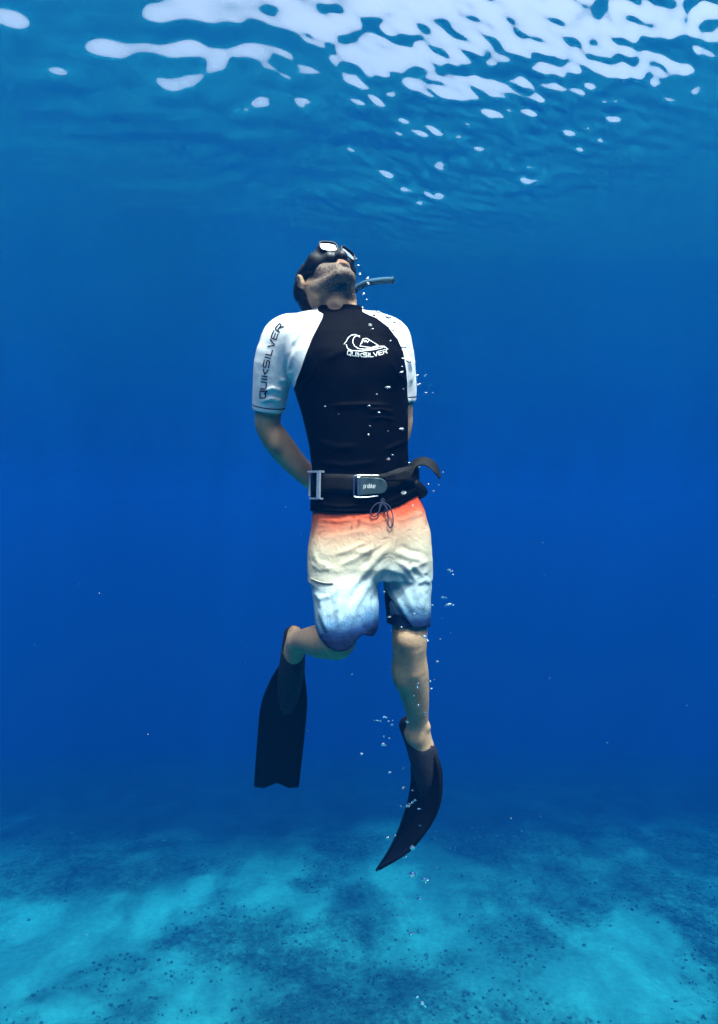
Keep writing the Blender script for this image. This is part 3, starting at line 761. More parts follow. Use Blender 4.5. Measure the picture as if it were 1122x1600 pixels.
SF = [([(612, 850), (590, 872), (560, 905), (535, 930)], 5, .012), ([(600, 880), (578, 908), (556, 945), (545, 985)], 5, .012), ([(606, 890), (591, 922), (580, 948)], 5, -.010), ([(500, 925), (505, 955), (512, 990)], 3.5, .007), ([(514, 925), (520, 955), (524, 985)], 3, -.004), ([(546, 940), (541, 970), (538, 1006)], 3, .006), ([(530, 905), (528, 940), (532, 980)], 3, .005), ([(488, 925), (500, 935), (520, 932)], 3, .005), ([(520, 868), (548, 858), (572, 846)], 3.2, .005), ([(530, 884), (556, 872), (586, 852)], 3.2, .005), ([(552, 862), (575, 862), (600, 850)], 3, .004),
      ([(490, 862), (498, 880), (515, 886)], 4, .006), ([(487, 880), (500, 890), (520, 888)], 3, .004), ([(500, 935), (525, 925), (548, 905)], 3.5, .004), ([(505, 965), (530, 950), (555, 915)], 4, .005), ([(520, 985), (545, 960), (562, 925)], 4, .005), ([(498, 950), (505, 970), (515, 985)], 3, .004),
      ([(616, 862), (640, 872), (668, 878)], 4, .006), ([(618, 876), (640, 888), (672, 876)], 3.2, .006), ([(606, 890), (630, 896), (645, 915)], 3.2, .006), ([(630, 882), (648, 905), (652, 940)], 3.4, .007), ([(642, 880), (660, 898), (670, 890)], 3, .005), ([(652, 912), (664, 906), (672, 912)], 3, .007), ([(655, 918), (662, 935), (660, 955)], 3.2, .006), ([(620, 900), (636, 930), (648, 960)], 3.4, .006), ([(604, 905), (620, 935), (640, 970)], 2.6, .006),
      ([(612, 800), (618, 835), (614, 868)], 3.5, .005), ([(560, 812), (580, 818), (598, 812)], 3, .003), ([(500, 812), (530, 815), (560, 810)], 2.5, .003), ([(505, 840), (540, 835), (575, 828)], 3, .0025), ([(625, 800), (645, 790), (660, 784)], 2.5, .004), ([(622, 815), (645, 806), (664, 800)], 3, .003), ([(575, 935), (582, 960), (580, 990)], 3, .006), ([(560, 960), (568, 978), (572, 992)], 2.5, -.005),
      ([(604, 850), (586, 862), (566, 884)], 2.5, -.004), ([(626, 852), (640, 860), (662, 864)], 2.5, -.004)]
disp = sum(seg_ridge(ppx, ppy, l, wd * 1.2) * a * .6 for l, wd, a in SF) * front + (vnoise(v, .05) - .5) * .0035 + (vnoise(v + 3, .022) - .5) * .0015
disp = np.where(ppy > 800, disp, disp * .2)
v = v + nr * disp[:, None]
# slit in the right leg: recessed, the back panel inside dyed navy with its shadow painted in
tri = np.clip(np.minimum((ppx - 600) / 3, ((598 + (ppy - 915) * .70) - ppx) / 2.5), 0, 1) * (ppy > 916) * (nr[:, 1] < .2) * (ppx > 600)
v[:, 1] += .020 * tri
set_coords(shorts, v)
yy = ppy + 10 * (vnoise(v, .05) - .5)
Lg = np.clip((595 + (ppy - 915) * .1 - ppx) / 4, 0, 1)                          # picture-left leg
key_l = [775, 802, 815, 838, 872, 905, 922, 958, 978, 991, 1003]; key_r = [760, 778, 795, 825, 858, 878, 905, 944, 956, 967, 979]
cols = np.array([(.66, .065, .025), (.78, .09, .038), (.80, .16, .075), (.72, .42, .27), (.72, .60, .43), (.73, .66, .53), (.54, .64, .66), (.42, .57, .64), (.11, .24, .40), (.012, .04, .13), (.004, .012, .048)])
shift = np.where(ppx < 595, -14 * np.clip((ppx - 540) / 50, 0, 1) + 0, 0)
tl = np.interp(yy - shift * 0 + 22 * np.clip((ppx - 535) / 60, 0, 1), key_l, np.arange(11)); tr_ = np.interp(yy + 10 * np.clip((ppx - 640) / 40, -1, 1) * 0, key_r, np.arange(11))
tt = tl * Lg + tr_ * (1 - Lg)
tt = np.where((ppy < 880), np.interp(yy + 18 * np.clip((ppx - 580) / 80, 0, 1), key_l, np.arange(11)) * np.clip((880 - ppy) / 15, 0, 1) + tt * (1 - np.clip((880 - ppy) / 15, 0, 1)), tt)
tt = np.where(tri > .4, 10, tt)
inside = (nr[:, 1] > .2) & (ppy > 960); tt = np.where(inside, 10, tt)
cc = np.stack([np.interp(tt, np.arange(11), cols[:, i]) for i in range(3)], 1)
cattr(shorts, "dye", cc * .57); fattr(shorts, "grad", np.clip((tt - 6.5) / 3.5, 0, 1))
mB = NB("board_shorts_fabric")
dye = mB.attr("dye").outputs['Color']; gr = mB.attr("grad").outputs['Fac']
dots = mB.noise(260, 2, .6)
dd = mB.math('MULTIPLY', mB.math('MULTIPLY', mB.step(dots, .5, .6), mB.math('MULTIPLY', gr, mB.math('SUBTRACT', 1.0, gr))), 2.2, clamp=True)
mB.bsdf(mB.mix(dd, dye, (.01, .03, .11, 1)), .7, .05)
wv_ = mB.n('ShaderNodeTexNoise'); wv_.inputs['Scale'].default_value = 26; wv_.inputs['Detail'].default_value = 4; wv_.inputs['Distortion'].default_value = 1.6
mB.l(mB.n('ShaderNodeTexCoord').outputs['Object'], wv_.inputs['Vector'])
mB.bump(mB.math('ADD', wv_.outputs['Fac'], mB.math('MULTIPLY', mB.noise(700, 2), .12)), .3, .012)
shorts.data.materials.append(mB.m)
short_bvh = bvh(shorts)
cord_m = plain("cord", (.035, .038, .065), .7, .08, var=.25, nscale=300)
def S(px, py, lift=.004):
    return on_surface(shirt_bvh if py < 800 else short_bvh, px, py, lift)
ds_ = [[(597, 786), (588, 788), (581, 795), (579, 803), (584, 808), (590, 803), (594, 793), (598, 786)], [(598, 785), (607, 792), (612, 803), (614, 817), (610, 825), (606, 820), (606, 808), (603, 795), (598, 787)],
       [(597, 782), (593, 790), (592, 800), (589, 806)], [(597, 783), (601, 792), (600, 803)]]
dso = None
for i, l in enumerate(ds_):
    pts = [S(a, b, .005 + .003 * (k % 2)) for k, (a, b) in enumerate(l)]
    yb = min(p.y for p in pts)
    pts = [Vector((p.x, .4 * p.y + .6 * yb, p.z)) for p in pts]
    tube("drawstring", pts, .0019, cord_m, shorts, 8)
kn = Grid(tuple(S(597, 783) - Vector((.02,) * 3)), tuple(S(597, 783) + Vector((.02,) * 3)), .0015); kc = S(597, 783, .006)
for dx, dz in ((-.003, 0), (.003, .001), (0, -.004), (0, .005)): kn.ell(kc + Vector((dx, 0, dz)), ((1, 0, 0), (0, 1, 0), (0, 0, 1)), (.0045, .005, .004), .002)
vk, fk = kn.mesh(); mesh_obj("drawstring_knot", vk, fk, cord_m, shorts)
V = [on_surface(short_bvh, a, b, .003) for a, b in [(488, 905), (496, 909), (508, 912.5), (521, 913.5), (521, 909), (508, 908), (497, 904.5), (488, 900)]]
flap_m = plain("pocket_welt", (.30, .27, .22), .7, .05)
tube("pocket_welt", [on_surface(short_bvh, a, b, .0025) for a, b in [(487, 903), (497, 908), (509, 911), (521, 911.5)]], .0022, flap_m, shorts, 8, flat=.6)
# small badge on the waistband
Vb, Fb = ribbon([[(627, 770.5), (629, 768), (632.5, 768), (634.5, 770), (632.5, 772), (629, 772), (627, 770.5)], [(629, 770), (633, 770)]], 1.6, shirt_bvh, .0015, 1.0)
mesh_obj("waist_badge", Vb, Fb, print_w, shirt_o, smooth=False)

# ================================================================== WEIGHT BELT
web_m = NB("belt_webbing"); wn = web_m.n('ShaderNodeTexNoise'); wn.inputs['Scale'].default_value = 250
mp = web_m.n('ShaderNodeMapping'); mp.inputs['Scale'].default_value = (.3, .3, 2); web_m.l(web_m.n('ShaderNodeTexCoord').outputs['Object'], mp.inputs['Vector']); web_m.l(mp.outputs[0], wn.inputs['Vector'])
web_m.bsdf(web_m.ramp(wn.outputs['Fac'], [(.3, (.0035, .003, .0028)), (.7, (.011, .010, .009))]), .6, .06); web_m.bump(wn.outputs['Fac'], .4, .002); web_m = web_m.m
steel = plain("stainless_steel", (.40, .41, .42), .28, .5, 1.0, var=.1)
alloy = plain("pale_metal", (.40, .42, .44), .45, .5, .6, var=.15, nscale=120)
belt = empty("weight_belt", P(572, 775, 2.0))
props(belt, "black webbing weight belt with steel buckle and loose curled end around the waist", "weight belt")
NB_ = 120; ring = []
bc = P(572, 758, 1.99)
for i in range(NB_):
    a = 2 * math.pi * i / NB_
    dirv = Vector((math.cos(a), math.sin(a), 0))
    pxx = 572 + 90 * math.cos(a) * (1 if a else 1)
    zc = np.interp(pxx, [480, 500, 577, 615, 640, 665], [755, 757, 760, 757, 750, 744])
    zc = (800 - zc) / FPX * 2.0 + .01 * max(0, math.sin(a))
    hh = np.interp(pxx, [480, 600, 640, 665], [.027, .027, .031, .032])
    pr = []
    for dz in (hh, 0, -hh):
        o_ = Vector((bc.x, bc.y, zc + dz)); hit, n_, k_, d_ = shirt_bvh.ray_cast(o_ + dirv * .4, -dirv)
        pr.append((hit - o_).dot(dirv) if hit is not None and (hit - o_).length < .3 else .15)
    ring.append((dirv, zc, hh, max(pr)))
rr = np.array([r_[3] for r_ in ring])
for _ in range(3): rr = np.maximum(rr, .5 * rr + .25 * (np.roll(rr, 1) + np.roll(rr, -1)))
V, F_ = [], []
def belt_pt(i, t, lift):
    d_, zc, hh, _ = ring[i % NB_]; r_ = rr[i % NB_]
    return Vector((bc.x, bc.y, zc + hh * t)) + d_ * (r_ + lift)
prof = [(-1, .001), (-1, .006), (-.5, .0072), (0, .0075), (.5, .0072), (1, .006), (1, .001)]
for i in range(NB_):
    for t, l in prof: V.append(belt_pt(i, t, l))
m = len(prof)
for i in range(NB_):
    for j in range(m): F_.append((i * m + j, ((i + 1) % NB_) * m + j, ((i + 1) % NB_) * m + (j + 1) % m, i * m + (j + 1) % m))
web = mesh_obj("webbing", V, F_, web_m, belt)
bm_ = bmesh.new(); bm_.from_mesh(web.data); bmesh.ops.recalc_face_normals(bm_, faces=bm_.faces); bm_.to_mesh(web.data); bm_.free()
belt_bvh = bvh(web)
def frame_at(px, py, lift=0):
    p = on_surface(belt_bvh, px, py, lift); a = on_surface(belt_bvh, px - 14, py, lift); b = on_surface(belt_bvh, px + 14, py, lift)
    u = (b - a).normalized(); n_ = u.cross(Vector((0, 0, 1))).normalized()
    if n_.y > 0: n_ = -n_
    return p, u, n_.cross(u) if n_.cross(u).z > 0 else u.cross(n_), n_
def plate(name, outline, thick, fr_, mat, parent, bev=.001, lift=0.0):
    """extruded outline (u, v in metres) on a local frame, chamfered"""
    p, u, v_, n_ = fr_; c = Vector((sum(a for a, b in outline) / len(outline), sum(b for a, b in outline) / len(outline)))
    V = []; k = len(outline)
    for s_, h in ((1, lift), (1, lift + thick - bev), (0, lift + thick)):
        for a, b in outline:
            q_ = Vector((a, b)); 
            if not s_: q_ = c + (q_ - c) * (1 - bev * 2 / max((q_ - c).length, .004))
            V.append(p + u * q_.x + v_ * q_.y + n_ * h)
    F_ = [(i + r_ * k, (i + 1) % k + r_ * k, (i + 1) % k + (r_ + 1) * k, i + (r_ + 1) * k) for r_ in (0, 1) for i in range(k)]
    F_.append(tuple(range(2 * k, 3 * k))); F_.append(tuple(range(k))[::-1])
    return mesh_obj(name, V, F_, mat, parent, smooth=False)
fr_ = frame_at(577, 760, .001)
def L2(u_, v_, h): return fr_[0] + fr_[1] * u_ + fr_[2] * v_ + fr_[3] * h
buckle = tube("buckle", [L2(.030, .031, .010), L2(-.02, .032, .012), L2(-.044, .030, .010), L2(-.046, .020, .010), L2(-.046, -.022, .010), L2(-.043, -.031, .010), L2(-.01, -.032, .012), L2(.026, -.028, .010)], .0019, steel, belt, 8)
buckle["label"] = "stainless wire buckle with dark plate"
plate_m = plain("buckle_plate", (.028, .05, .058), .45, .2, .2, var=.12)
out = [(-.030, -.026), (.026, -.022)] + [(.030 + .021 * math.cos(t), .0 + .0225 * math.sin(t)) for t in np.linspace(-1.35, 1.35, 9)] + [(.026, .024), (-.030, .027)]
pl_ = plate("buckle_plate", out, .005, fr_, plate_m, buckle, lift=.010)
plate("hinge_bar", [(-.036, -.027), (-.028, -.027), (-.028, .028), (-.036, .028)], .007, fr_, steel, buckle, lift=.006)
pb = bvh(pl_)
st, W_ = word('problue', .3)
sc_ = .034 / W_
V, F_ = [], []
for s_ in st:
    for (a, b), (c, d) in zip(s_[:-1], s_[1:]):
        A = Vector((-.018 + a * sc_, .005 - b * .010)); B = Vector((-.018 + c * sc_, .005 - d * .010)); t = (B - A).normalized(); n2 = Vector((-t.y, t.x)) * .00055
        A -= t * .0004; B += t * .0004; k = len(V)
        V += [L2(*q_, .0156) for q_ in (A + n2, A - n2, B - n2, B + n2)]; F_.append((k, k + 1, k + 2, k + 3))
o = mesh_obj("buckle_lettering", V, F_, print_w, buckle, smooth=False); o["label"] = "small white lettering problue on the buckle plate"
# slide keeper near the picture-left end
fk_ = frame_at(499, 758, .001)
def keeper(name, fr, mat, parent):
    p, u, v_, n_ = fr; bars = []
    V, F_ = [], []
    def bx(u0, u1, v0, v1, h0, h1):
        k = len(V)
        for h in (h0, h1):
            for a, b in ((u0, v0), (u1, v0), (u1, v1), (u0, v1)): V.append(p + u * a + v_ * b + n_ * h)
        F_.extend([tuple(k + i for i in q_) for q_ in ((3, 2, 1, 0), (4, 5, 6, 7), (0, 1, 5, 4), (1, 2, 6, 5), (2, 3, 7, 6), (3, 0, 4, 7))])
    bx(.006, .017, -.040, .040, .009, .016); bx(-.034, -.030, -.034, .036, .006, .011)
    bx(-.036, .017, .0372, .0425, -.004, .0155); bx(-.034, .015, -.0425, -.0372, -.004, .0085)
    return mesh_obj(name, V, F_, mat, parent, smooth=False)
keeper("slide_keeper", fk_, alloy, belt)
# loose curled end
tc = [(632, 750, 1.925), (640, 735, 1.93), (648, 724, 1.94), (662, 720.5, 1.95), (675, 726, 1.95), (683, 737, 1.945), (687.5, 748, 1.94)]
hw = [7, 6, 5, 6.3, 6.0, 4.0, .8]
Lp, Rp = [], []
for i, (a, b, Y) in enumerate(tc):
    p0 = tc[max(i - 1, 0)]; p1 = tc[min(i + 1, len(tc) - 1)]; t = Vector((p1[0] - p0[0], p1[1] - p0[1])).normalized(); n2 = Vector((t.y, -t.x))
    dY = math.sqrt(max(.024 ** 2 - (hw[i] / 515) ** 2, 1e-6)) * (1 if i < 6 else .2)
    Lp.append(P(a + n2.x * hw[i], b + n2.y * hw[i], Y + dY)); Rp.append(P(a - n2.x * hw[i], b - n2.y * hw[i], Y - dY))
slab("loose_end", Lp, Rp, .003, web_m, belt, 6, 5)
# folded webbing beneath, and the rounded lead weight
slab("webbing_fold", [P(598, 745, 1.862), P(622, 737, 1.873), (P(634, 733, 1.89)), P(643, 738, 1.92)], [P(600, 752, 1.866), P(622, 752, 1.872), P(636, 752, 1.888), P(645, 755, 1.925)], .004, web_m, belt, 4, 5)
gw = Grid(tuple(P(655, 764, 1.96) - Vector((.06,) * 3)), tuple(P(655, 764, 1.96) + Vector((.06,) * 3)), .003)
gw.cone(T(648, 757, 1.955), T(660, 768, 1.97), .019, .0165, .01); gw.cone(T(648, 762, 1.985), T(657, 771, 1.985), .019, .0165, .01)
vw, fw = gw.mesh(); mesh_obj("lead_weight", vw, fw, plain("coated_lead", (.006, .006, .007), .5, .12, var=.2), belt)

# ================================================================== MASK
rub_m = plain("black_silicone", (.005, .005, .006), .45, .2, var=.2)
mask = empty("diving_mask", Vector(hd(0, .1, .0)))
props(mask, "black twin-lens diving mask on the upturned face", "diving mask")
g = Grid(np.array(hd(0, .07, .01)) - .14, np.array(hd(0, .07, .01)) + .14, .003)
g.ell(hd(0, .066, .012), HAX, (.080, .046, .042), 0)
g.cone(hd(0, .104, .004), hd(0, .114, -.030), .019, .0195, .014)            # nose pocket
for s_ in (-1, 1):
    lx = (HR * s_ * .24 + HF * .88 - HU * .38).normalized(); lr = HU.cross(lx).normalized(); lu = lx.cross(lr)
    c = Vector(hd(.034 * s_, .116, .012))
    g.ell(c - lx * .012, (lr, lx, lu), (.035, .022, .027), .012)
    g.cone(hd(.056 * s_, .060, .006), hd(.079 * s_, .014, .022), .030, .015, .015)
    g.cone(hd(.030 * s_, .094, -.016), hd(.064 * s_, .046, -.012), .018, .014, .014)
    g.add(lambda X, Y, Z, c=c, lx=lx, lr=lr, lu=lu: ((np.abs((X - c.x) * lx.x + (Y - c.y) * lx.y + (Z - c.z) * lx.z - .03) - .026) + 0 * X) if False else
          np.maximum(.0025 - ((X - c.x) * lx.x + (Y - c.y) * lx.y + (Z - c.z) * lx.z),
                     np.sqrt((((X - c.x) * lr.x + (Y - c.y) * lr.y + (Z - c.z) * lr.z) / .0265) ** 2 + (((X - c.x) * lu.x + (Y - c.y) * lu.y + (Z - c.z) * lu.z) / .0185) ** 2) * .02 - .02),
          np.array(c) - .05, np.array(c) + .05, 0, 's')
v, f = g.mesh(); v = lapl(v, f, 1, .4)
skirt = mesh_obj("skirt", v, f, rub_m, mask)
lens_m = NB("mirrored_glass"); lens_m.bsdf((.75, .78, .82, 1), .05, .5, 1.0); lens_m.bump(lens_m.noise(30, 2), .05, .002)
for s_ in (-1, 1):
    lx = (HR * s_ * .24 + HF * .88 - HU * .38).normalized(); lr = HU.cross(lx).normalized(); lu = lx.cross(lr); c = Vector(hd(.034 * s_, .116, .012)) + lx * .0045
    k = 28; V = [c + lx * .0012]; 
    for i in range(k):
        a = 2 * math.pi * i / k; ca_, sa_ = math.cos(a), math.sin(a)
        e_ = (abs(ca_) ** 3 + abs(sa_) ** 3) ** (-1 / 3)
        V.append(c + lr * (.0272 * ca_ * e_) + lu * (.0186 * sa_ * e_))
    n0 = len(V); V += [p - lx * .003 for p in V[1:]]
    F_ = [(0, 1 + i, 1 + (i + 1) % k) for i in range(k)] + [(1 + i, n0 + i, n0 + (i + 1) % k, 1 + (i + 1) % k) for i in range(k)] + [tuple(range(n0, n0 + k))]
    lens = mesh_obj("lens", V, F_, lens_m.m, mask, smooth=False)
    rimp = [c + lr * (.0285 * math.cos(a) * (abs(math.cos(a)) ** 3 + abs(math.sin(a)) ** 3) ** (-1 / 3)) + lu * (.0198 * math.sin(a) * (abs(math.cos(a)) ** 3 + abs(math.sin(a)) ** 3) ** (-1 / 3)) + lx * .001 for a in np.linspace(0, 2 * math.pi, 25)]
    tube("rim", rimp, .0036, rub_m, lens, 8)
V, F_ = [], []                                            # strap round the back of the head
NS = 60
for i in range(NS + 1):
    a = R(-25) - R(130) * 2 * i / NS * 1.0 + R(0)
    a = R(20) + (R(320)) * i / NS
    r_, f_ = .0845 * math.sin(a), -.010 + .0955 * math.cos(a)
    tilt = .030 + .02 * math.cos(a) * -1
    wdt = .010 + .010 * max(0, -math.cos(a))
    for t, l in ((-1, 0), (-1, .0025), (1, .0025), (1, 0)):
        V.append(Vector(hd(r_ * (1 + l * 8), f_ * (1 + l * 8), tilt + wdt * t)))
for i in range(NS):
    for j in range(4): F_.append((i * 4 + j, (i + 1) * 4 + j, (i + 1) * 4 + (j + 1) % 4, i * 4 + (j + 1) % 4))
mesh_obj("strap", V, F_, rub_m, mask)
for s_ in (-1, 1):
    gg = Grid(np.array(hd(.079 * s_, .022, .024)) - .03, np.array(hd(.079 * s_, .022, .024)) + .03, .002)
    gg.ell(hd(.080 * s_, .018, .024), HAX, (.006, .014, .011), 0); vv, ff = gg.mesh(); mesh_obj("strap_buckle", vv, ff, plain("buckle_plastic", (.02, .02, .022), .4, .15), mask)

# ================================================================== SNORKEL
snork = empty("snorkel", P(556, 452, 2.09))
props(snork, "grey-blue snorkel tube sticking out behind the neck", "snorkel")
snm = NB("snorkel_plastic"); sn_n = snm.noise(25, 3); snm.bsdf(snm.ramp(sn_n, [(.3, (.022, .065, .105)), (.7, (.034, .09, .14))]), .5, .1)
sp_ = [P(538, 470, 2.14), P(549, 458, 2.12), P(561, 448, 2.11), (P(575, 442, 2.10)), P(592, 439.3, 2.09), P(606, 438.2, 2.08), P(615, 438, 2.075)]
tb = tube("tube", sp_, [.0112, .0112, .0112, .011, .0108, .0108, .0106], snm.m, snork, 16, closed_end=False)
tube("bore", sp_, .0088, plain("dark_bore", (.01, .015, .02), .6), tb, 16, closed_end=True)
tube("lip_ring", [sp_[-1] - (sp_[-1] - sp_[-2]).normalized() * .006, sp_[-1] + (sp_[-1] - sp_[-2]).normalized() * .0005], [.0114, .0114], snm.m, tb, 16, closed_end=False)
gs = Grid(tuple(P(535, 474, 2.14) - Vector((.05,) * 3)), tuple(P(535, 474, 2.14) + Vector((.05,) * 3)), .003)
gs.cone(T(538, 470, 2.14), T(531, 476, 2.145), .0125, .014, .01); gs.cone(T(531, 476, 2.145), T(527, 470, 2.15), .012, .011, .01)
vs_, fs_ = gs.mesh(); mesh_obj("mouthpiece", vs_, fs_, rub_m, snork)

# ================================================================== FINS
fin_m = NB("fin_rubber"); fn = fin_m.noise(35, 5, .6)
fin_m.bsdf(fin_m.ramp(fn, [(.3, (.0015, .0015, .0016)), (.7, (.0035, .0035, .0037))]), .5, .02); fin_m.bump(fin_m.noise(160, 4), .2, .002); fin_m = fin_m.m
pock_m = NB("foot_pocket_rubber"); fn = pock_m.noise(50, 5, .6)
pock_m.bsdf(pock_m.ramp(fn, [(.3, (.010, .010, .013)), (.7, (.022, .021, .026))]), .65, .05); pock_m.bump(pock_m.noise(90, 5, .7), .35, .004); pock_m = pock_m.m
def P_(a, b, Y): return P(a, b, Y - .05)
def T_(a, b, Y): return T(a, b, Y - .05)
# picture-right fin, flexed and seen from the side
fin = empty("swim_fin", P_(655, 1200, 2.15))
props(fin, "black fin on the straight leg, its long blade curving to a point", "swim fin", "the diver's pair of black fins")
g = Grid(tuple(P_(655, 1180, 2.15) - Vector((.15, .15, .2))), tuple(P_(655, 1180, 2.15) + Vector((.15, .15, .2))), .0032)
g.chain([(T_(639, 1134, 2.15), .033), (T_(652, 1160, 2.15), .040), (T_(662, 1190, 2.155), .044), (T_(668, 1222, 2.165), .038), (T_(669, 1242, 2.17), .022)], .02)
g.cone(T_(664, 1170, 2.135), T_(674, 1215, 2.155), .036, .034, .02)
pn = Vector((48 / 60, -.10, 36 / 60)).normalized()
pc = P_(654, 1139, 2.12)
def openR(X, Y, Z):
    pxx = 561 + X / Y * FPX; pyy = 800 - Z / Y * FPX
    edge = np.interp(pxx, [620, 637, 641, 648, 656, 665, 674, 690], [1100, 1117, 1134, 1152, 1162, 1166, 1165, 1163])
    edge = edge - 60 * np.clip(Y - 2.115, 0, .1) / .06
    return (edge - pyy) / FPX * 2.1
g.add(openR, g.lo, g.lo + g.h * g.n, 0, 'i')
v, f = g.mesh(); v = lapl(v, f, 1, .4); pk = mesh_obj("foot_pocket", v, f, pock_m, fin)
rim = [(637, 1118, 2.128), (641, 1134, 2.118), (648, 1151, 2.108), (656, 1161.5, 2.10), (665, 1165.5, 2.10), (674, 1164.5, 2.115)]
pkb = bvh(pk)
tube("pocket_lip", [on_surface(pkb, a, b + 1.5, .0005) for a, b, Y in rim], .0026, fin_m, pk, 8)
edgeL = [(645, 1168, 2.20), (643, 1195, 2.20), (643, 1220, 2.21), (638.5, 1250, 2.22), (631, 1275, 2.23), (622, 1300, 2.24), (607, 1331, 2.25), (587.5, 1361, 2.26)]
edgeR = [(676, 1172, 2.13), (685, 1196, 2.10), (688, 1220, 2.085), (686.5, 1250, 2.08), (679, 1276, 2.085), (663, 1302, 2.09), (637, 1331, 2.11), (592, 1358, 2.13)]
bl = slab("blade", [P_(*e_) for e_ in edgeL], [P_(*e_) for e_ in edgeR], .004, fin_m, fin, 14, 5, rail=.004)
# stiffening rail along the near edge, ending in a small step
er = [P_(*e_) for e_ in edgeR]
tube("side_rail", [p + Vector((0, -.002, 0)) for p in er[:5]], [.007, .0085, .008, .0065, .004], fin_m, bl, 10)
# picture-left fin, trailing behind the bent leg
fin2 = empty("swim_fin", P(455, 1080, 2.3))
props(fin2, "black fin on the bent leg, hanging with its broad notched blade end down", "swim fin", "the diver's pair of black fins")
g = Grid(tuple(P(456, 1040, 2.28) - Vector((.13, .16, .2))), tuple(P(456, 1040, 2.28) + Vector((.13, .16, .2))), .0032)
g.chain([(T(459, 993, 2.255), .036), (T(458, 1024, 2.242), .0435), (T(454, 1060, 2.297), .046), (T(450, 1094, 2.352), .037), (T(448, 1110, 2.385), .020)], .012)
def openL(X, Y, Z):
    pxx = 561 + X / Y * FPX; pyy = 800 - Z / Y * FPX
    edge = np.interp(pxx, [436, 444, 450, 459, 468, 478], [1008, 1022, 1032, 1037, 1033, 1014])
    return -np.maximum(Y - 2.232, (pyy - edge) / FPX * 2.25)
g.add(openL, g.lo, g.lo + g.h * g.n, 0, 'i')
v, f = g.mesh(); v = lapl(v, f, 1, .4); mesh_obj("foot_pocket", v, f, pock_m, fin2)
eL = [(444, 1020, 2.27), (436, 1040, 2.30), (423, 1062, 2.33), (408, 1100, 2.385), (402.5, 1150, 2.465), (399, 1195, 2.54), (397, 1224, 2.59)]
eR = [(473, 1020, 2.27), (475, 1040, 2.30), (477, 1062, 2.33), (480, 1100, 2.385), (476, 1150, 2.465), (471, 1195, 2.54), (467.5, 1224, 2.59)]
bl = slab("blade", [P(*e_) for e_ in eL], [P(*e_) for e_ in eR], .004, fin_m, fin2, 24, 5, rail=.004)
v = vcoords(bl); a_, b_ = px_of(v)
u_ = np.clip((a_ - 397) / 71, 0, 1); tipm = np.clip((b_ - 1195) / 29, 0, 1)
prof_ = np.interp(u_, [0, .04, .22, .38, .5, .62, .78, .95, 1], [3, 5, 7, 2, -1, 2, 7, 5, 3])
v[:, 2] -= tipm ** 3 * prof_ / FPX * 2.59; set_coords(bl, v)

# ================================================================== BUBBLES
bub_m = NB("air_bubble"); gb = bub_m.n('ShaderNodeBsdfGlass'); gb.inputs['IOR'].default_value = .75; gb.inputs['Roughness'].default_value = .04
bub_m.l(gb.outputs[0], bub_m.out.inputs['Surface']); bub_m = bub_m.m
bshapes = []
for k in range(5):
    bm_ = bmesh.new(); bmesh.ops.create_icosphere(bm_, subdivisions=2, radius=.5)
    rk = random.Random(k)
    ph = [rk.uniform(0, 6.28) for _ in range(4)]
    for vv in bm_.verts:
        c_ = vv.co; c_ *= 1 + .16 * math.sin(4 * c_.x + 3 * c_.z + ph[0]) + .12 * math.sin(6 * c_.y + 5 * c_.z + ph[1])
        c_.z *= .62; c_.x *= 1.0 + .25 * rk.random() * 0 + .1 * k / 4
        if c_.z < 0: c_.z *= .6
    for fc in bm_.faces: fc.smooth = True
    me = bpy.data.meshes.new("air_bubble"); bm_.to_mesh(me); bm_.free(); me.materials.append(bub_m); bshapes.append(me)
rb = random.Random(3)
ORD = 'first second third fourth fifth sixth seventh eighth ninth tenth eleventh twelfth thirteenth fourteenth fifteenth sixteenth seventeenth eighteenth nineteenth twentieth twenty-first'.split()
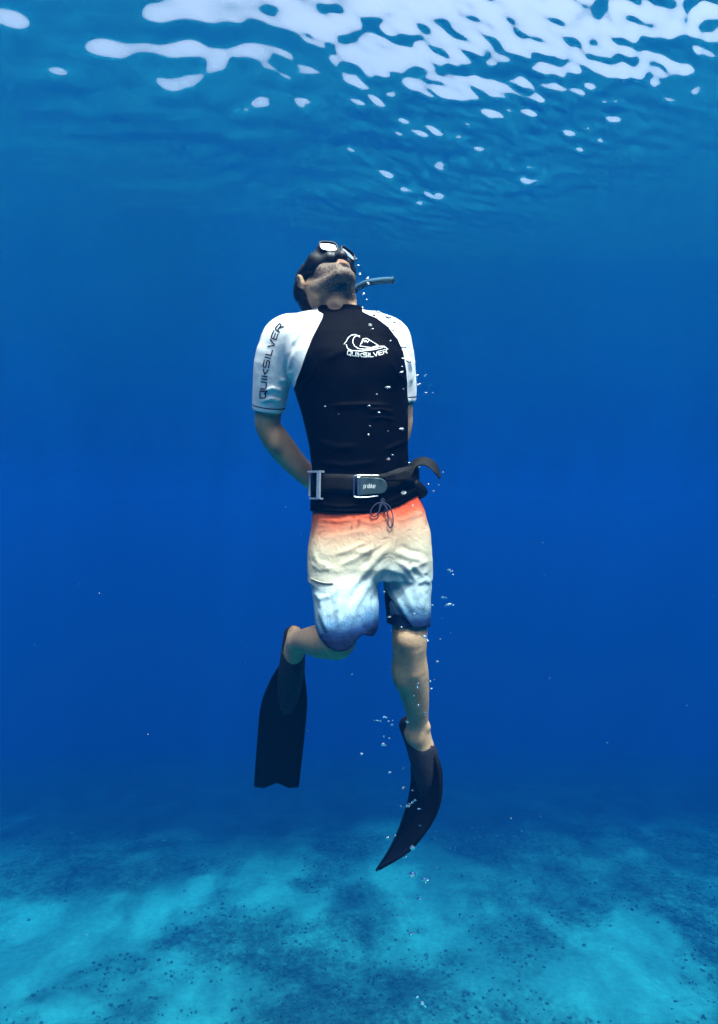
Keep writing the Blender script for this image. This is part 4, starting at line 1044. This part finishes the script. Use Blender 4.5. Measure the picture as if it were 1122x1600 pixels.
BUB = [("silvery air bubble beside the chin and neck", "bubbles beside the face", 1.93,
        [(560, 415, 5), (562, 428, 3.5), (575, 434, 4), (575, 443, 5), (568, 459, 5), (573, 468, 2.5), (566, 480, 3), (572, 487, 4), (557, 404, 3)]),
       ("silvery air bubble over the picture-right white shoulder", "bubbles over the shoulder", 1.90,
        [(591, 488, 9), (585, 492, 5), (607, 496, 8), (611, 500, 7), (618, 503, 7), (622, 506, 5), (606, 511, 4), (615, 516, 4), (619, 522, 4), (612, 504, 4)]),
       ("bright air bubble in front of the black shirt", "bubbles in front of the shirt", 1.80,
        [(578, 508, 7), (582, 514, 4), (610, 533, 4), (631, 543, 7), (639, 565, 6), (630, 561, 6), (628, 573, 3), (627, 582, 6), (606, 606, 9), (630, 608, 4), (588, 617, 5), (577, 635, 5), (592, 645, 8), (578, 666, 4), (627, 671, 8), (606, 674, 3.5), (576, 680, 4), (607, 718, 8), (613, 711, 4), (508, 635, 4), (530, 647, 3)]),
       ("air bubble in open water beside the picture-right sleeve", "bubbles beside the sleeve", 1.95,
        [(652, 587, 5), (665, 587, 5), (653, 602, 6), (656, 600, 4), (666, 614, 4), (676, 614, 2.5)]),
       ("air bubble near the loose belt end", "bubbles beside the belt", 1.92,
        [(639, 724, 6), (654, 731, 6), (692, 738, 3), (669, 757, 5), (685, 758, 3.5), (677, 768, 3.5)]),
       ("air bubble in front of the faded shorts", "bubbles in front of the shorts", 1.76,
        [(645, 790, 5), (648, 811, 4), (640, 828, 5), (622, 806, 3), (607, 884, 3.5), (601, 925, 4.5), (609, 964, 5), (627, 980, 5), (648, 959, 4)]),
       ("bright air bubble in open water right of the shorts", "bubbles beside the shorts", 1.95,
        [(702, 891, 8), (706, 893, 6), (708, 898, 5), (692, 934, 7), (697, 934, 4), (701, 945, 9), (708, 946, 4), (675, 946, 6), (691, 966, 2.5), (704, 989, 2.5)]),
       ("air bubble along the straight bare shin", "bubbles along the shin", 1.80,
        [(663, 995, 7), (666, 998, 4), (668, 1001, 5), (688, 999, 3), (684, 1034, 6), (672, 1065, 7), (674, 1076, 5), (679, 1062, 3), (653, 1068, 5), (652, 1074, 5), (646, 1087, 5), (653, 1102, 5), (664, 1115, 6), (636, 1128, 5), (610, 1050, 3.5), (611, 985, 4), (549, 1054, 5)]),
       ("air bubble left of the straight leg's heel", "bubbles beside the heel", 2.0,
        [(600, 1121, 7), (604, 1122, 5), (590, 1126, 5), (595, 1127, 4), (607, 1127, 5), (614, 1126, 5), (600, 1151, 5), (609, 1154, 5), (599, 1163, 7), (602, 1165, 4), (585, 1126, 3), (613, 1133, 4)]),
       ("air bubble around the curved fin blade", "bubbles around the curved fin", 1.98,
        [(631, 1201, 4), (609, 1207, 5), (630, 1231, 6), (645, 1235, 5), (648, 1251, 7), (644, 1254, 5), (637, 1259, 7), (640, 1257, 5), (627, 1260, 6), (655, 1264, 5), (617, 1306, 7), (607, 1309, 6), (645, 1324, 7), (634, 1339, 4), (656, 1290, 4), (565, 1178, 4)]),
       ("air bubble in open water below the curved fin", "bubbles below the fin", 2.2,
        [(640, 1366, 7), (645, 1367, 8), (643, 1371, 5), (663, 1374, 7), (668, 1375, 6), (665, 1379, 4), (620, 1374, 4), (637, 1403, 5), (655, 1405, 6), (627, 1410, 4), (638, 1422, 4), (619, 1431, 5), (634, 1433, 4), (642, 1459, 7), (646, 1458, 4), (661, 1568, 7), (665, 1572, 5), (652, 1558, 5)])]
for label, grp, Y, lst in BUB:
    lst = sorted(lst, key=lambda q_: q_[1])
    for k_, (a_, b_, d_) in enumerate(lst):
        Yj = Y + rb.uniform(-.04, .04)
        o = bpy.data.objects.new("air_bubble", bshapes[rb.randrange(5)]); o.location = P(a_, b_, Yj)
        s_ = d_ * rb.uniform(.75, 1.25) / FPX * Yj; o.scale = (s_ * rb.uniform(.9, 1.3), s_, s_ * rb.uniform(.8, 1.1)); o.rotation_euler = (rb.uniform(-.3, .3), rb.uniform(-.35, .35), rb.uniform(0, 6))
        COL.objects.link(o); props(o, label + ", " + ("topmost" if k_ == 0 else "lowest" if k_ == len(lst) - 1 else ORD[k_] + " from the top"), "bubble", grp)
# drifting specks in the water
rs = np.random.default_rng(8); NP_ = 170
Yp = 1.0 + 5.0 * rs.random(NP_); Xp = (rs.random(NP_) * 2 - 1) * .6 * Yp; Zp = (rs.random(NP_) * 1.5 - .75) * Yp
ok = Zp < 2.5; Xp, Yp, Zp = Xp[ok], Yp[ok], Zp[ok]; n_p = len(Xp)
szp = (.0003 + .0009 * rs.random(n_p) ** 3) * Yp * .6
V = ico[None] * szp[:, None, None] * (1 + .5 * (rs.random((n_p, 12, 1)) - .5)) + np.stack([Xp, Yp, Zp], -1)[:, None, :]
sp = mesh_obj("drifting_specks", V.reshape(-1, 3), (icf[None] + 12 * np.arange(n_p)[:, None, None]).reshape(-1, 3), plain("plankton", (.5, .5, .5), .8), smooth=False)
props(sp, "fine pale specks drifting in the blue water", "specks", kind="stuff")
